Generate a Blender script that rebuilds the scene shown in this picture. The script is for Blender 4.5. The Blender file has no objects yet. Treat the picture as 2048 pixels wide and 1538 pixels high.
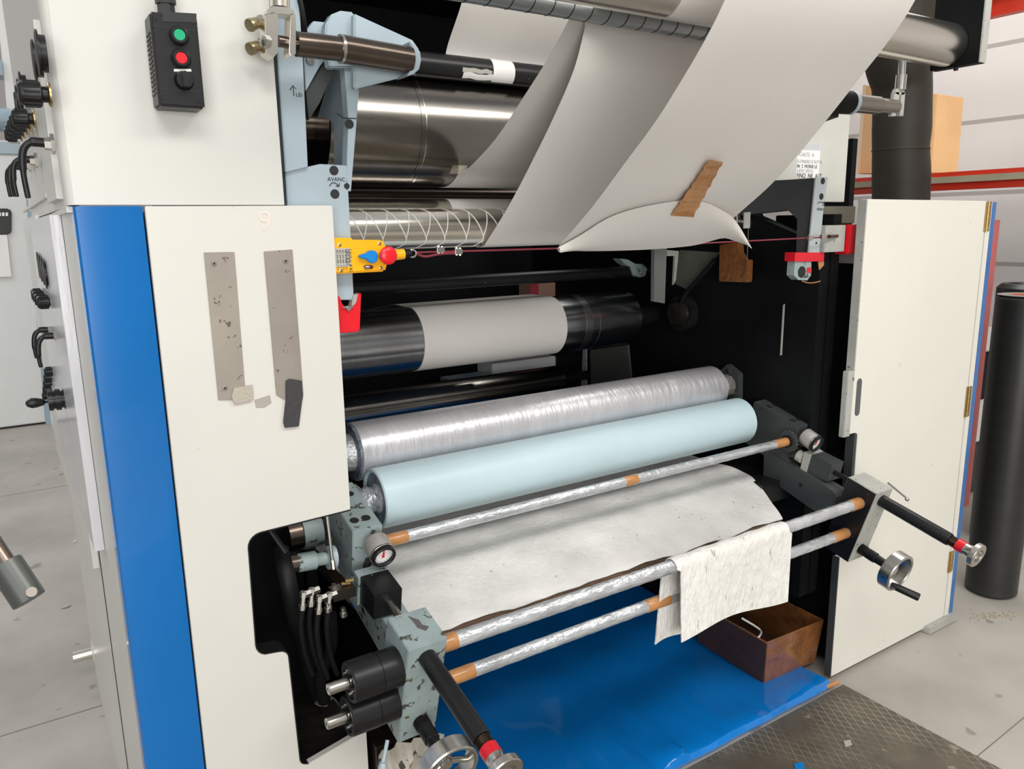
import bpy, bmesh, math, random
from mathutils import Vector, Matrix
random.seed(7)
S = bpy.context.scene
C = S.collection
V = Vector

# ------------------------------------------------------------------ camera
FP = 1536.0
EYE = V((0, 0, 1.7))
def _cam():
    vx = V((3475-1024, 410-769, FP)).normalized()
    vz = V((1148-1024, 8186-769, FP)).normalized()
    ez = -vz; ey = ez.cross(vx).normalized()
    ex = ey.cross(ez).normalized()
    # camera frame is x right, y down, z forward (right handed)
    return ex, ey, ez
EXc, EYc, EZc = _cam()
if EYc.z < 0: EYc = -EYc
def ray(u, v):
    d = V((u-1024, v-769, FP))
    return V((EXc.dot(d), EYc.dot(d), EZc.dot(d)))
def aY(u, v, Y): r = ray(u, v); return EYE + r*(Y/r.y)
def aX(u, v, X): r = ray(u, v); return EYE + r*(X/r.x)
def aZ(u, v, Z): r = ray(u, v); return EYE + r*((Z-1.7)/r.z)
def aD(u, v, d): return EYE + ray(u, v)*(d/FP)
def aP(u, v, P, n):
    r = ray(u, v); n = V(n); return EYE + r*((V(P)-EYE).dot(n)/r.dot(n))
cd = bpy.data.cameras.new('camera'); cam = bpy.data.objects.new('camera', cd); C.objects.link(cam)
cd.sensor_fit = 'HORIZONTAL'; cd.sensor_width = 36; cd.lens = 36*FP/2048
cd.clip_start = .02; cd.clip_end = 200
right = V((EXc.x, EYc.x, EZc.x)); down = V((EXc.y, EYc.y, EZc.y)); fwd = V((EXc.z, EYc.z, EZc.z))
m = Matrix((right, -down, -fwd)).transposed().to_4x4(); m.translation = EYE
cam.matrix_world = m
S.camera = cam
S.view_settings.view_transform = 'Standard'; S.view_settings.look = 'None'
S.view_settings.gamma = 1; S.view_settings.use_curve_mapping = False
S.view_settings.exposure = -0.17

# ------------------------------------------------------------------ world and lamps
w = bpy.data.worlds.new('hall_light'); S.world = w; w.use_nodes = True
nt = w.node_tree; nt.nodes.clear()
tc = nt.nodes.new('ShaderNodeTexCoord'); sx = nt.nodes.new('ShaderNodeSeparateXYZ'); cr = nt.nodes.new('ShaderNodeValToRGB')
mp = nt.nodes.new('ShaderNodeMapRange'); bg = nt.nodes.new('ShaderNodeBackground'); wo = nt.nodes.new('ShaderNodeOutputWorld')
nt.links.new(tc.outputs['Generated'], sx.inputs[0]); nt.links.new(sx.outputs['Z'], mp.inputs['Value'])
mp.inputs['From Min'].default_value = -1; mp.inputs['From Max'].default_value = 1
nt.links.new(mp.outputs[0], cr.inputs[0]); nt.links.new(cr.outputs[0], bg.inputs[0]); nt.links.new(bg.outputs[0], wo.inputs[0])
e = cr.color_ramp.elements
e[0].position = 0; e[0].color = (.25, .24, .23, 1); e[1].position = 1; e[1].color = (.85, .88, .92, 1)
for p, c in ((.48, (.34, .33, .31, 1)), (.56, (.62, .61, .59, 1)), (.63, (.30, .30, .30, 1)), (.675, (.28, .28, .28, 1)), (.69, (2.6, 2.6, 2.5, 1)), (.71, (2.6, 2.6, 2.5, 1)), (.725, (.35, .35, .36, 1)), (.80, (.40, .41, .42, 1)), (.82, (2.4, 2.4, 2.4, 1)), (.85, (2.4, 2.4, 2.4, 1)), (.87, (.5, .51, .53, 1))):
    k = e.new(p); k.color = c  # narrow bright bands added so the steel rollers reflect streaks
bg.inputs[1].default_value = .62
def area(name, loc, target, sx_, sy_, power, col=(1, 1, 1)):
    l = bpy.data.lights.new(name, 'AREA'); l.shape = 'RECTANGLE'; l.size = sx_; l.size_y = sy_; l.energy = power; l.color = col
    o = bpy.data.objects.new(name, l); C.objects.link(o); o.location = loc
    o.rotation_euler = (V(target)-V(loc)).to_track_quat('-Z', 'Y').to_euler()
    return o
area('ceiling_lamp', (-.4, -1.4, 4.3), (.9, 1.6, .9), 2.2, .9, 80, (1, .985, .95))
area('paper_fill_light', (-1.6, -5.2, 1.7), (1.0, 1.6, 1.5), 4.5, 2.6, 330, (1, .985, .96))  # added fill behind the viewer, brightens the down-facing paper
area('ceiling_lamp', (2.6, -1.2, 4.4), (2.0, 1.8, .7), 2.4, .8, 90, (1, .97, .91))
area('ceiling_lamp', (-2.2, 5.5, 4.6), (-1.5, 4.5, 0), 2.4, 2.4, 110, (1, 1, 1))
area('ceiling_lamp', (4.4, 2.5, 4.8), (4.6, 2.8, 0), 1.6, 3.0, 120, (1, .97, .93))

# ------------------------------------------------------------------ materials
def _n(nt, t, **k):
    n = nt.nodes.new(t)
    for a, b in k.items():
        if a in n.inputs: n.inputs[a].default_value = b
        else: setattr(n, a, b)
    return n
def mat(name, col, rough=.5, metal=0., var=.06, vscale=4., spots=None, sscale=60., samt=.72, bump=0., bscale=80., stretch=(1, 1, 1), coat=0., aniso=0., trans=0., sheen=0., spec=.5, scol2=None):
    M = bpy.data.materials.new(name); M.use_nodes = True; nt = M.node_tree
    b = nt.nodes['Principled BSDF']; L = nt.links.new
    b.inputs['Roughness'].default_value = rough; b.inputs['Metallic'].default_value = metal
    b.inputs['Coat Weight'].default_value = coat; b.inputs['Anisotropic'].default_value = aniso
    b.inputs['Transmission Weight'].default_value = trans; b.inputs['Sheen Weight'].default_value = sheen
    b.inputs['Specular IOR Level'].default_value = spec
    tc = _n(nt, 'ShaderNodeTexCoord'); mp = _n(nt, 'ShaderNodeMapping'); mp.inputs['Scale'].default_value = stretch
    geo = _n(nt, 'ShaderNodeNewGeometry'); L(geo.outputs['Position'], mp.inputs['Vector'])
    no = _n(nt, 'ShaderNodeTexNoise', Scale=vscale, Detail=5., Roughness=.6); L(mp.outputs[0], no.inputs['Vector'])
    mx = _n(nt, 'ShaderNodeMixRGB', blend_type='MIX')
    mr = _n(nt, 'ShaderNodeMapRange'); mr.inputs['From Min'].default_value = .3; mr.inputs['From Max'].default_value = .7
    L(no.outputs['Fac'], mr.inputs['Value']); L(mr.outputs[0], mx.inputs['Fac'])
    mx.inputs['Color1'].default_value = (*[c*(1-var) for c in col], 1); mx.inputs['Color2'].default_value = (*[min(1, c*(1+var)) for c in col], 1)
    out = mx.outputs[0]
    if spots:
        n2 = _n(nt, 'ShaderNodeTexNoise', Scale=sscale, Detail=3., Roughness=.55); L(mp.outputs[0], n2.inputs['Vector'])
        r2 = _n(nt, 'ShaderNodeMapRange'); r2.inputs['From Min'].default_value = samt; r2.inputs['From Max'].default_value = samt+.04
        L(n2.outputs['Fac'], r2.inputs['Value'])
        m2 = _n(nt, 'ShaderNodeMixRGB'); L(r2.outputs[0], m2.inputs['Fac']); L(out, m2.inputs['Color1']); m2.inputs['Color2'].default_value = (*spots, 1)
        out = m2.outputs[0]
    L(out, b.inputs['Base Color'])
    if bump:
        n3 = _n(nt, 'ShaderNodeTexNoise', Scale=bscale, Detail=4.); L(mp.outputs[0], n3.inputs['Vector'])
        bp = _n(nt, 'ShaderNodeBump', Strength=bump, Distance=.01); L(n3.outputs['Fac'], bp.inputs['Height']); L(bp.outputs[0], b.inputs['Normal'])
    return M
cream = mat('cream_paint', (.615, .598, .555), .38, spots=(.30, .27, .22), sscale=45, samt=.735, var=.025, vscale=2.5, bump=.015, bscale=300)
cream2 = mat('pale_paint', (.585, .58, .55), .32, var=.03, vscale=2)
doorw = mat('door_paint', (.73, .71, .64), .38, spots=(.60, .585, .53), sscale=11, samt=.69, var=.03, vscale=1.5)
blue = mat('blue_lacquer', (.002, .125, .40), .25, var=.07, vscale=3, spots=(.3, .5, .65), sscale=95, samt=.78, coat=.4)
bluegrey = mat('blue_grey_paint', (.36, .44, .49), .4, var=.05)
wornblue = mat('worn_blue_grey_paint', (.27, .335, .335), .45, var=.14, vscale=12, spots=(.07, .065, .06), sscale=42, samt=.60, bump=.1)
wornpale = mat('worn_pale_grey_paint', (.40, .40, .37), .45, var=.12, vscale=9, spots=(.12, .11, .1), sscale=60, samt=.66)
darkplate = mat('shade_black_plate', (.0055, .006, .0065), .55, var=.4, spec=.12)  # shade inside the press put into the colour, near black
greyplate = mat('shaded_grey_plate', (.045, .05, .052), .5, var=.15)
blackp = mat('black_plastic', (.009, .009, .010), .36, spec=.35, var=.2, bump=.03, bscale=500)
blackm = mat('blackened_steel', (.009, .009, .010), .34, spec=.35, metal=.0, var=.25, spots=(.16, .16, .16), sscale=70, samt=.71)
blackrub = mat('black_rubber', (.007, .007, .007), .55, spec=.25)
grease = mat('greasy_black_steel', (.014, .013, .012), .25, var=.5, vscale=25, bump=.3, bscale=60)
chrome = mat('worn_chrome', (.62, .62, .62), .22, metal=1, var=.12, vscale=3, spots=(.2, .2, .2), sscale=150, samt=.76, stretch=(.3, 1, 1))
engraved = mat('engraved_cylinder_steel', (.24, .225, .205), .20, metal=1, var=.16, vscale=6, stretch=(.25, 1, 1), spots=(.12, .12, .12), sscale=170, samt=.73)
press = mat('press_cylinder_steel', (.46, .47, .49), .22, metal=1, var=.18, vscale=7, stretch=(1.8, .4, .4))
rollerdark = mat('dark_roller_steel', (.32, .30, .27), .20, metal=1, var=.15)
silver = mat('foil_wrapped_roller', (.70, .69, .72), .34, metal=.65, var=.08, vscale=9, bump=.25, bscale=28, stretch=(2.2, .5, .5))
satin = mat('satin_steel', (.78, .74, .67), .24, metal=1, var=.08, stretch=(.2, 2, 2))
brown_steel = mat('oiled_brown_steel', (.15, .12, .10), .27, metal=.95, var=.2)
nickel = mat('nickel', (.55, .53, .49), .3, metal=1)
brass = mat('brass', (.50, .36, .16), .35, metal=1, var=.2)
rust = mat('faded_strap_steel', (.32, .285, .245), .4, metal=.45, var=.12, vscale=7, spots=(.12, .09, .07), sscale=75, samt=.66)
rubber_blue = mat('pale_blue_rubber', (.47, .60, .645), .42, var=.045, vscale=3, spots=(.3, .4, .42), sscale=40, samt=.745)
wrap = mat('plastic_film_wrapped_tube', (.60, .62, .64), .24, metal=.55, var=.22, vscale=30, bump=.6, bscale=70, stretch=(.45, 1, 1))
wrapdark = mat('crinkled_dark_film', (.16, .19, .24), .18, metal=.2, var=.5, vscale=35, bump=.9, bscale=55)
btape = mat('brown_packing_tape', (.45, .21, .075), .3, var=.15, vscale=25, bump=.15, coat=.3)
redp = mat('red_plastic', (.72, .01, .02), .3, var=.05)
redt = mat('red_tape', (.62, .008, .02), .28, var=.08)
yellow = mat('yellow_enclosure', (.90, .43, .005), .35, var=.04)
bluek = mat('blue_plastic_knob', (.01, .22, .62), .25)
greenb = mat('green_button_cap', (.01, .35, .16), .3)
paper = mat('web_paper', (.72, .695, .66), .7, var=.025, vscale=2.5, spots=(.42, .38, .35), sscale=26, samt=.80, spec=.2)
felt = mat('stained_felt', (.66, .645, .62), .8, var=.12, vscale=7, spots=(.26, .25, .24), sscale=55, samt=.70, bump=.35, bscale=70, sheen=.2)
ragm = mat('felt_cloth', (.76, .74, .70), .9, var=.10, vscale=50, stretch=(1, 1, .35), spots=(.42, .40, .37), sscale=48, samt=.67, bump=.8, bscale=120, sheen=.3)
film = mat('glossy_blue_sheet', (.003, .18, .58), .09, var=.1, vscale=2, bump=.35, bscale=3.5, coat=.5)
carton = mat('dark_brown_carton', (.06, .030, .022), .45, var=.15)
cartontape = mat('carton_under_brown_tape', (.22, .085, .028), .16, var=.35, vscale=14, bump=.6, bscale=28, coat=.6)
orangecard = mat('orange_cardboard', (.80, .50, .25), .7, var=.06)
redrack = mat('red_rack_paint', (.60, .035, .015), .4, var=.1)
beige = mat('beige_timber', (.36, .32, .22), .6, var=.15)
duct = mat('dark_fabric_duct', (.022, .018, .012), .6, var=.35, vscale=3)
rollfilm = mat('black_film_roll', (.020, .020, .019), .38, var=.15, stretch=(1, 1, 8))
white = mat('white_label', (.8, .8, .78), .5)
greylabel = mat('grey_label', (.42, .41, .37), .4)
ink = mat('black_ink', (.012, .012, .014), .6)
greyblue_bar = mat('slate_blue_paint', (.27, .36, .43), .4)
whitecab = mat('white_cabinet_paint', (.66, .67, .66), .4, var=.02)
lip = mat('cardboard_lip', (.11, .065, .04), .7, var=.3, vscale=30)
clear = mat('milky_clear_plastic', (.56, .56, .59), .16, var=.06, vscale=14, stretch=(3, 3, .3), bump=.1, bscale=20)

olive = mat('dim_olive_plate', (.12, .12, .10), .5, var=.2)
# concrete floor with joints
conc = mat('concrete', (.40, .375, .335), .55, var=.18, vscale=1.7, spots=(.26, .245, .22), sscale=7, samt=.66, bump=.05, bscale=60)
def joints(M, lines):
    nt = M.node_tree; L = nt.links.new; b = nt.nodes['Principled BSDF']
    src = b.inputs['Base Color'].links[0].from_socket
    geo = _n(nt, 'ShaderNodeNewGeometry')
    for nx, ny, d, wd in lines:
        dp = _n(nt, 'ShaderNodeVectorMath', operation='DOT_PRODUCT'); L(geo.outputs['Position'], dp.inputs[0]); dp.inputs[1].default_value = (nx, ny, 0)
        s = _n(nt, 'ShaderNodeMath', operation='SUBTRACT'); L(dp.outputs['Value'], s.inputs[0]); s.inputs[1].default_value = d
        a = _n(nt, 'ShaderNodeMath', operation='ABSOLUTE'); L(s.outputs[0], a.inputs[0])
        l = _n(nt, 'ShaderNodeMath', operation='LESS_THAN'); L(a.outputs[0], l.inputs[0]); l.inputs[1].default_value = wd
        mx = _n(nt, 'ShaderNodeMixRGB'); L(l.outputs[0], mx.inputs['Fac']); L(src, mx.inputs['Color1']); mx.inputs['Color2'].default_value = (.17, .16, .145, 1)
        src = mx.outputs[0]
    L(src, b.inputs['Base Color'])
q1, q2 = aZ(2048, 1435, 0), aZ(1960, 1508, 0)
tn = V((-(q2-q1).y, (q2-q1).x, 0)).normalized()
joints(conc, [(0, 1, 2.95, .004), (0, 1, 5.9, .006), (tn.x, tn.y, tn.dot(q1), .0022)])
# diamond plate
dia = mat('diamond_steel_plate', (.135, .115, .085), .5, metal=.3, var=.25, vscale=9, spots=(.30, .27, .21), sscale=16, samt=.66)
def diamonds(M, s=.032, wd=.085):
    nt = M.node_tree; L = nt.links.new; b = nt.nodes['Principled BSDF']
    src = b.inputs['Base Color'].links[0].from_socket
    geo = _n(nt, 'ShaderNodeNewGeometry'); mn = None
    for a, c in ((1.0, .62), (1.0, -.62)):
        dp = _n(nt, 'ShaderNodeVectorMath', operation='DOT_PRODUCT'); L(geo.outputs['Position'], dp.inputs[0]); dp.inputs[1].default_value = (a/s, c/s, 0)
        f = _n(nt, 'ShaderNodeMath', operation='FRACT'); L(dp.outputs['Value'], f.inputs[0])
        l = _n(nt, 'ShaderNodeMath', operation='LESS_THAN'); L(f.outputs[0], l.inputs[0]); l.inputs[1].default_value = wd
        if mn is None: mn = l
        else:
            o = _n(nt, 'ShaderNodeMath', operation='MAXIMUM'); L(mn.outputs[0], o.inputs[0]); L(l.outputs[0], o.inputs[1]); mn = o
    nz = _n(nt, 'ShaderNodeTexNoise', Scale=4., Detail=3.); L(geo.outputs['Position'], nz.inputs['Vector'])
    mr = _n(nt, 'ShaderNodeMapRange'); mr.inputs['From Min'].default_value = .42; mr.inputs['From Max'].default_value = .58; L(nz.outputs['Fac'], mr.inputs['Value'])
    mu = _n(nt, 'ShaderNodeMath', operation='MULTIPLY'); L(mn.outputs[0], mu.inputs[0]); L(mr.outputs[0], mu.inputs[1])
    mx = _n(nt, 'ShaderNodeMixRGB'); L(mu.outputs[0], mx.inputs['Fac']); L(src, mx.inputs['Color1']); mx.inputs['Color2'].default_value = (.36, .33, .27, 1)
    L(mx.outputs[0], b.inputs['Base Color'])
    bp = _n(nt, 'ShaderNodeBump', Strength=.6, Distance=.004); L(mn.outputs[0], bp.inputs['Height']); L(bp.outputs[0], b.inputs['Normal'])
diamonds(dia)
# wall of horizontal metal sheets: seams every .505 m
wallm = mat('wall_sheet', (.62, .59, .585), .5, var=.03, vscale=1.5)
def seams(M, z0, step, wd):
    nt = M.node_tree; L = nt.links.new; b = nt.nodes['Principled BSDF']
    src = b.inputs['Base Color'].links[0].from_socket
    geo = _n(nt, 'ShaderNodeNewGeometry'); sp = _n(nt, 'ShaderNodeSeparateXYZ'); L(geo.outputs['Position'], sp.inputs[0])
    s = _n(nt, 'ShaderNodeMath', operation='SUBTRACT'); L(sp.outputs['Z'], s.inputs[0]); s.inputs[1].default_value = z0
    dv = _n(nt, 'ShaderNodeMath', operation='DIVIDE'); L(s.outputs[0], dv.inputs[0]); dv.inputs[1].default_value = step
    f = _n(nt, 'ShaderNodeMath', operation='FRACT'); L(dv.outputs[0], f.inputs[0])
    l = _n(nt, 'ShaderNodeMath', operation='LESS_THAN'); L(f.outputs[0], l.inputs[0]); l.inputs[1].default_value = wd/step
    mx = _n(nt, 'ShaderNodeMixRGB'); L(l.outputs[0], mx.inputs['Fac']); L(src, mx.inputs['Color1']); mx.inputs['Color2'].default_value = (.36, .33, .32, 1)
    L(mx.outputs[0], b.inputs['Base Color'])
seams(wallm, 2.365, .505, .03)

# ------------------------------------------------------------------ mesh helpers (all coordinates are world coordinates)
class MB:
    def __init__(s): s.v = []; s.f = []
    def add(s, vs, fs):
        k = len(s.v); s.v += [V(p) for p in vs]; s.f += [tuple(i+k for i in f) for f in fs]; return s
    def box(s, a, b):
        x0, y0, z0 = a; x1, y1, z1 = b
        return s.add([(x0, y0, z0), (x1, y0, z0), (x1, y1, z0), (x0, y1, z0), (x0, y0, z1), (x1, y0, z1), (x1, y1, z1), (x0, y1, z1)],
                     [(0, 3, 2, 1), (4, 5, 6, 7), (0, 1, 5, 4), (1, 2, 6, 5), (2, 3, 7, 6), (3, 0, 4, 7)])
    def prism(s, pts, ext):
        n = len(pts); pts = [V(p) for p in pts]; ext = V(ext)
        return s.add(pts+[p+ext for p in pts], [tuple(range(n)), tuple(range(2*n-1, n-1, -1))]+[(i, i+n, (i+1) % n+n, (i+1) % n) for i in range(n)])
    def lathe(s, p0, d, prof, seg=48):
        p0 = V(p0); d = V(d).normalized()
        a = d.orthogonal().normalized(); b = d.cross(a)
        vs = []; fs = []
        for t, r in prof:
            for i in range(seg):
                q = 2*math.pi*i/seg; vs.append(p0+d*t+(a*math.cos(q)+b*math.sin(q))*max(r, 1e-5))
        m_ = len(prof)
        for j in range(m_-1):
            for i in range(seg):
                k = (i+1) % seg; fs.append((j*seg+i, j*seg+k, (j+1)*seg+k, (j+1)*seg+i))
        fs.append(tuple(range(seg-1, -1, -1))); fs.append(tuple(range((m_-1)*seg, m_*seg)))
        return s.add(vs, fs)
    def cyl(s, a, b, r, seg=40, r2=None):
        a = V(a); b = V(b); return s.lathe(a, b-a, [(0, r), ((b-a).length, r if r2 is None else r2)], seg)
    def ring(s, c, d, R, r, h, seg=48):      # flat band: outer R, inner r, length h
        c = V(c); d = V(d).normalized(); a = d.orthogonal().normalized(); b = d.cross(a); vs = []
        cv = min(.12*h, .3*(R-r))
        P = [(0, r+cv), (0, R-cv), (cv, R), (h-cv, R), (h, R-cv), (h, r+cv), (h-cv, r), (cv, r)]
        n = len(P)
        for t, rr in P:
            for i in range(seg):
                q = 2*math.pi*i/seg; vs.append(c+d*t+(a*math.cos(q)+b*math.sin(q))*rr)
        fs = [(j*seg+i, j*seg+(i+1) % seg, ((j+1) % n)*seg+(i+1) % seg, ((j+1) % n)*seg+i) for j in range(n) for i in range(seg)]
        return s.add(vs, fs)
    def tube(s, pts, r, seg=12):
        pts = [V(p) for p in pts]; n = len(pts); vs = []; fs = []
        up = None
        for i, p in enumerate(pts):
            t = (pts[min(i+1, n-1)]-pts[max(i-1, 0)]).normalized()
            if up is None: up = t.orthogonal().normalized()
            up = (up-t*up.dot(t)).normalized(); b = t.cross(up)
            rr = r[i] if isinstance(r, (list, tuple)) else r
            for k in range(seg):
                q = 2*math.pi*k/seg; vs.append(p+(up*math.cos(q)+b*math.sin(q))*rr)
        for j in range(n-1):
            for i in range(seg):
                k = (i+1) % seg; fs.append((j*seg+i, j*seg+k, (j+1)*seg+k, (j+1)*seg+i))
        fs.append(tuple(range(seg-1, -1, -1))); fs.append(tuple(range((n-1)*seg, n*seg)))
        return s.add(vs, fs)
    def grid(s, rows, th=0., nrm=None):      # rows of points, optional thickness
        R = len(rows); K = len(rows[0]); fl = [V(p) for r in rows for p in r]
        fs = [(j*K+i, j*K+i+1, (j+1)*K+i+1, (j+1)*K+i) for j in range(R-1) for i in range(K-1)]
        if th:
            N = R*K; nn = []
            for j in range(R):
                for i in range(K):
                    du = fl[j*K+min(i+1, K-1)]-fl[j*K+max(i-1, 0)]; dv = fl[min(j+1, R-1)*K+i]-fl[max(j-1, 0)*K+i]
                    nn.append(du.cross(dv).normalized())
            vs = [p+n*th*.5 for p, n in zip(fl, nn)]+[p-n*th*.5 for p, n in zip(fl, nn)]
            fs2 = fs+[tuple(N+i for i in reversed(f)) for f in fs]
            bd = [i for i in range(K)]+[j*K+K-1 for j in range(1, R)]+[(R-1)*K+i for i in range(K-2, -1, -1)]+[j*K for j in range(R-2, 0, -1)]
            for a, b in zip(bd, bd[1:]+bd[:1]): fs2.append((b, a, a+N, b+N))
            return s.add(vs, fs2)
        return s.add(fl, fs)
WL = {}
def build(name, mb, M, parent=None, bevel=0., kind=None, label=None, cat=None, group=None, ang=35):
    lo = [min(p[i] for p in mb.v) for i in range(3)]; hi = [max(p[i] for p in mb.v) for i in range(3)]
    o_ = V(((lo[0]+hi[0])/2, (lo[1]+hi[1])/2, lo[2]))
    me = bpy.data.meshes.new(name); me.from_pydata([tuple(p-o_) for p in mb.v], [], mb.f)
    bm = bmesh.new(); bm.from_mesh(me); bmesh.ops.recalc_face_normals(bm, faces=bm.faces)
    if bevel:
        eg = [x for x in bm.edges if x.is_manifold and x.calc_face_angle(0) > .6]
        bmesh.ops.bevel(bm, geom=eg, offset=bevel, segments=2, affect='EDGES', clamp_overlap=True)
    for f in bm.faces: f.smooth = True
    bm.to_mesh(me); bm.free(); me.set_sharp_from_angle(angle=math.radians(ang))
    if M: me.materials.append(M)
    o = bpy.data.objects.new(name, me); C.objects.link(o)
    pl = V((0, 0, 0))
    if parent is not None: o.parent = parent; pl = WL[parent.name]
    o.location = o_-pl; WL[o.name] = o_
    if kind: o['kind'] = kind
    if label: o['label'] = label
    if cat: o['category'] = cat
    if group: o['group'] = group
    return o
def thing(name, loc, label, cat, group=None):
    o = bpy.data.objects.new(name, None); C.objects.link(o); o.location = loc; o.empty_display_size = .05
    o['label'] = label; o['category'] = cat
    if group: o['group'] = group
    WL[o.name] = V(loc); return o
def box(name, a, b, M, parent=None, bevel=.001, **k): return build(name, MB().box(a, b), M, parent, bevel, **k)
def text(body, size, org, xd, yd, M, parent, name='lettering', ex=.0004, align='LEFT'):
    cu = bpy.data.curves.new('t', 'FONT'); cu.body = body; cu.size = size; cu.align_x = align; cu.extrude = ex
    o = bpy.data.objects.new('t', cu); C.objects.link(o); dg = bpy.context.evaluated_depsgraph_get(); dg.update()
    me = bpy.data.meshes.new_from_object(o.evaluated_get(dg)); bpy.data.objects.remove(o)
    xd = V(xd).normalized(); yd = V(yd).normalized(); zd = xd.cross(yd)
    mb = MB(); mb.add([V(org)+xd*v.co.x+yd*v.co.y+zd*v.co.z for v in me.vertices], [tuple(p.vertices) for p in me.polygons])
    return build(name, mb, M, parent)
def crom(pts, n=8):
    pts = [V(p) for p in pts]; out = []
    for i in range(len(pts)-1):
        p0 = pts[max(i-1, 0)]; p1 = pts[i]; p2 = pts[i+1]; p3 = pts[min(i+2, len(pts)-1)]
        for k in range(n):
            t = k/n; out.append(.5*((2*p1)+(p2-p0)*t+(2*p0-5*p1+4*p2-p3)*t*t+(3*p1-3*p2+p3-p0)*t**3))
    out.append(pts[-1]); return out
CX = 1.468                                   # the press is symmetric about this plane
def mx(x): return 2*CX-x
YF = 1.557

# ------------------------------------------------------------------ the hall
box('floor', (-8, -5, -.1), (9, 14, 0), conc, kind='structure', bevel=0)
box('wall_right', (6, -5, 0), (6.2, 14, 7), wallm, kind='structure', bevel=0)
box('wall_back', (-8, 13.8, 0), (6, 14, 7), wallm, kind='structure', bevel=0)
pl = MB(); pl.prism([(-1.2, -1.2, 0), (2.43, -1.2, 0), (2.41, 1.515, 0), (-1.2, 1.515, 0)], (0, 0, .004))
build('trim_1', pl, dia, kind='structure')

# ------------------------------------------------------------------ left lower housing
def arc(cx, cz, r, a0, a1, n=6): return [(cx+r*math.cos(math.radians(a0+(a1-a0)*i/n)), cz+r*math.sin(math.radians(a0+(a1-a0)*i/n))) for i in range(n+1)]
hous = thing('machine_housing', (.33, 2.3, 0), 'tall cream press housing on the left with a blue corner post', 'housing')
out = [(.213, 0), (.568, 0), (.568, .535), (.425, .505)]
out += arc(.425, .525, .018, 260, 185, 4)+[(.401, .78)]
out += arc(.381, .782, .020, 0, 90, 4)+arc(.362, .832, .028, 250, 180, 4)
out += [(.337, 1.04)]+arc(.367, 1.052, .030, 180, 95, 5)+[(.563, 1.088), (.565, 1.746), (.213, 1.745)]
build('front_panel', MB().prism([(x, YF, z) for x, z in out], (0, .018, 0)), cream, hous, .0012)
# dark edge of the cut-out
lo = out[3:-2]
m_ = MB()
for (x0, z0), (x1, z1) in zip(lo, lo[1:]):
    m_.prism([(x0, YF-.0012, z0), (x1, YF-.0012, z1), (x1, YF+.05, z1), (x0, YF+.05, z0)], V((-(z1-z0), 0, x1-x0)).normalized()*-.0022)
build('edge_strip', m_, blackrub, hous)
pp = [(.099, YF+.005), (.103, YF), (.190, YF), (.2095, YF+.006), (.212, YF+.02), (.213, YF+.06), (.099, YF+.06)]
build('corner_post', MB().prism([(x, y, 0) for x, y in pp], (0, 0, 1.745)), blue, hous)
def sd(Y): return .099-.0168*(Y-YF)
SP = (.099, YF, 0); SN = V((1, .0168, 0))
def aS(u, v, off=0.): return aP(u, v, V(SP)+V((-off, 0, 0)), SN)
def sidebox(u0, v0, u1, v1, off0, off1, name, M, parent, bevel=.0008, **k):
    a = aS(u0, v0); b = aS(u1, v1); y0, y1 = sorted((a.y, b.y)); z0, z1 = sorted((a.z, b.z))
    return build(name, MB().prism([(sd(y0)-off0, y0, z0), (sd(y1)-off0, y1, z0), (sd(y1)-off0, y1, z1), (sd(y0)-off0, y0, z1)], (off0-off1, 0, 0)), M, parent, bevel, **k)
build('side_panel', MB().prism([(.099, YF+.06, 0), (sd(3.1), 3.1, 0), (sd(3.1), 3.1, 1.745), (.099, YF+.06, 1.745)], (.02, 0, 0)), cream2, hous, .001)
build('back_panel', MB().box((.09, 3.08, 0), (.56, 3.1, 1.745)), cream2, hous)
build('top_panel', MB().box((.09, YF+.02, 1.735), (.56, 3.1, 1.745)), cream2, hous)
build('inner_lining', MB().box((.13, 1.95, 0), (.56, 1.97, 1.73)), darkplate, hous)
build('added_dark_plate', MB().box((.700, 1.63, 0), (.708, 3.0, .62)), darkplate, hous)  # added dark plate that keeps the view through the cut-out dark
build('recess_floor', MB().box((.13, YF+.02, .495), (.56, 1.95, .505)), grease, hous)
build('door_seam', MB().prism([(sd(2.05)-.0006, 2.05, .02), (sd(2.058)-.0006, 2.058, .02), (sd(2.058)-.0006, 2.058, 1.70), (sd(2.05)-.0006, 2.05, 1.70)], (.002, 0, 0)), darkplate, hous)
# faint pencilled numeral on the front panel
faint = mat('faded_red_marker', (.70, .60, .53), .6)
text('9', .055, aY(517, 461, YF)+V((0, -.0008, 0)), (1, 0, 0), (0, 0, 1), faint, hous, ex=.0001)

dulls = mat('dull_screw_steel', (.30, .27, .24), .5, metal=.5)
# the two retired guide straps screwed on the front panel
def strap(label, q, tape):
    t = thing('guide_strap', aY(*q[2], YF), label, 'metal strap', None)
    pts = [aY(u, v, YF-.003) for u, v in q]
    build('strap_plate', MB().prism(pts, (0, .0028, 0)), rust, t, .0006)
    return t
t = strap('left faded metal strap on cream panel with a square of tape at its foot', [(408, 505), (469, 504), (490, 772), (484, 800), (437, 800)], 0)
for u, v in ((428, 527), (450, 776)):
    c = aY(u, v, YF-.003); sc = build('screw', MB().lathe(c+V((0, .001, 0)), (0, -1, 0), [(0, .0055), (.0015, .0055), (.0028, .004)], 20), dulls, t)
    build('screw_socket', MB().lathe(c, (0, -1, 0), [(0, .0025), (.0029, .0025)], 6), ink, sc)
pts = [(468, 775), (505, 771), (507, 800), (470, 808), (463, 795)]
build('tape_patch', MB().prism([aY(u, v, YF-.007) for u, v in pts], (0, .004, 0)), mat('beige_cloth_tape', (.42, .37, .31), .7, bump=.4, bscale=200), t, .0006, label='beige cloth tape patch')
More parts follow.
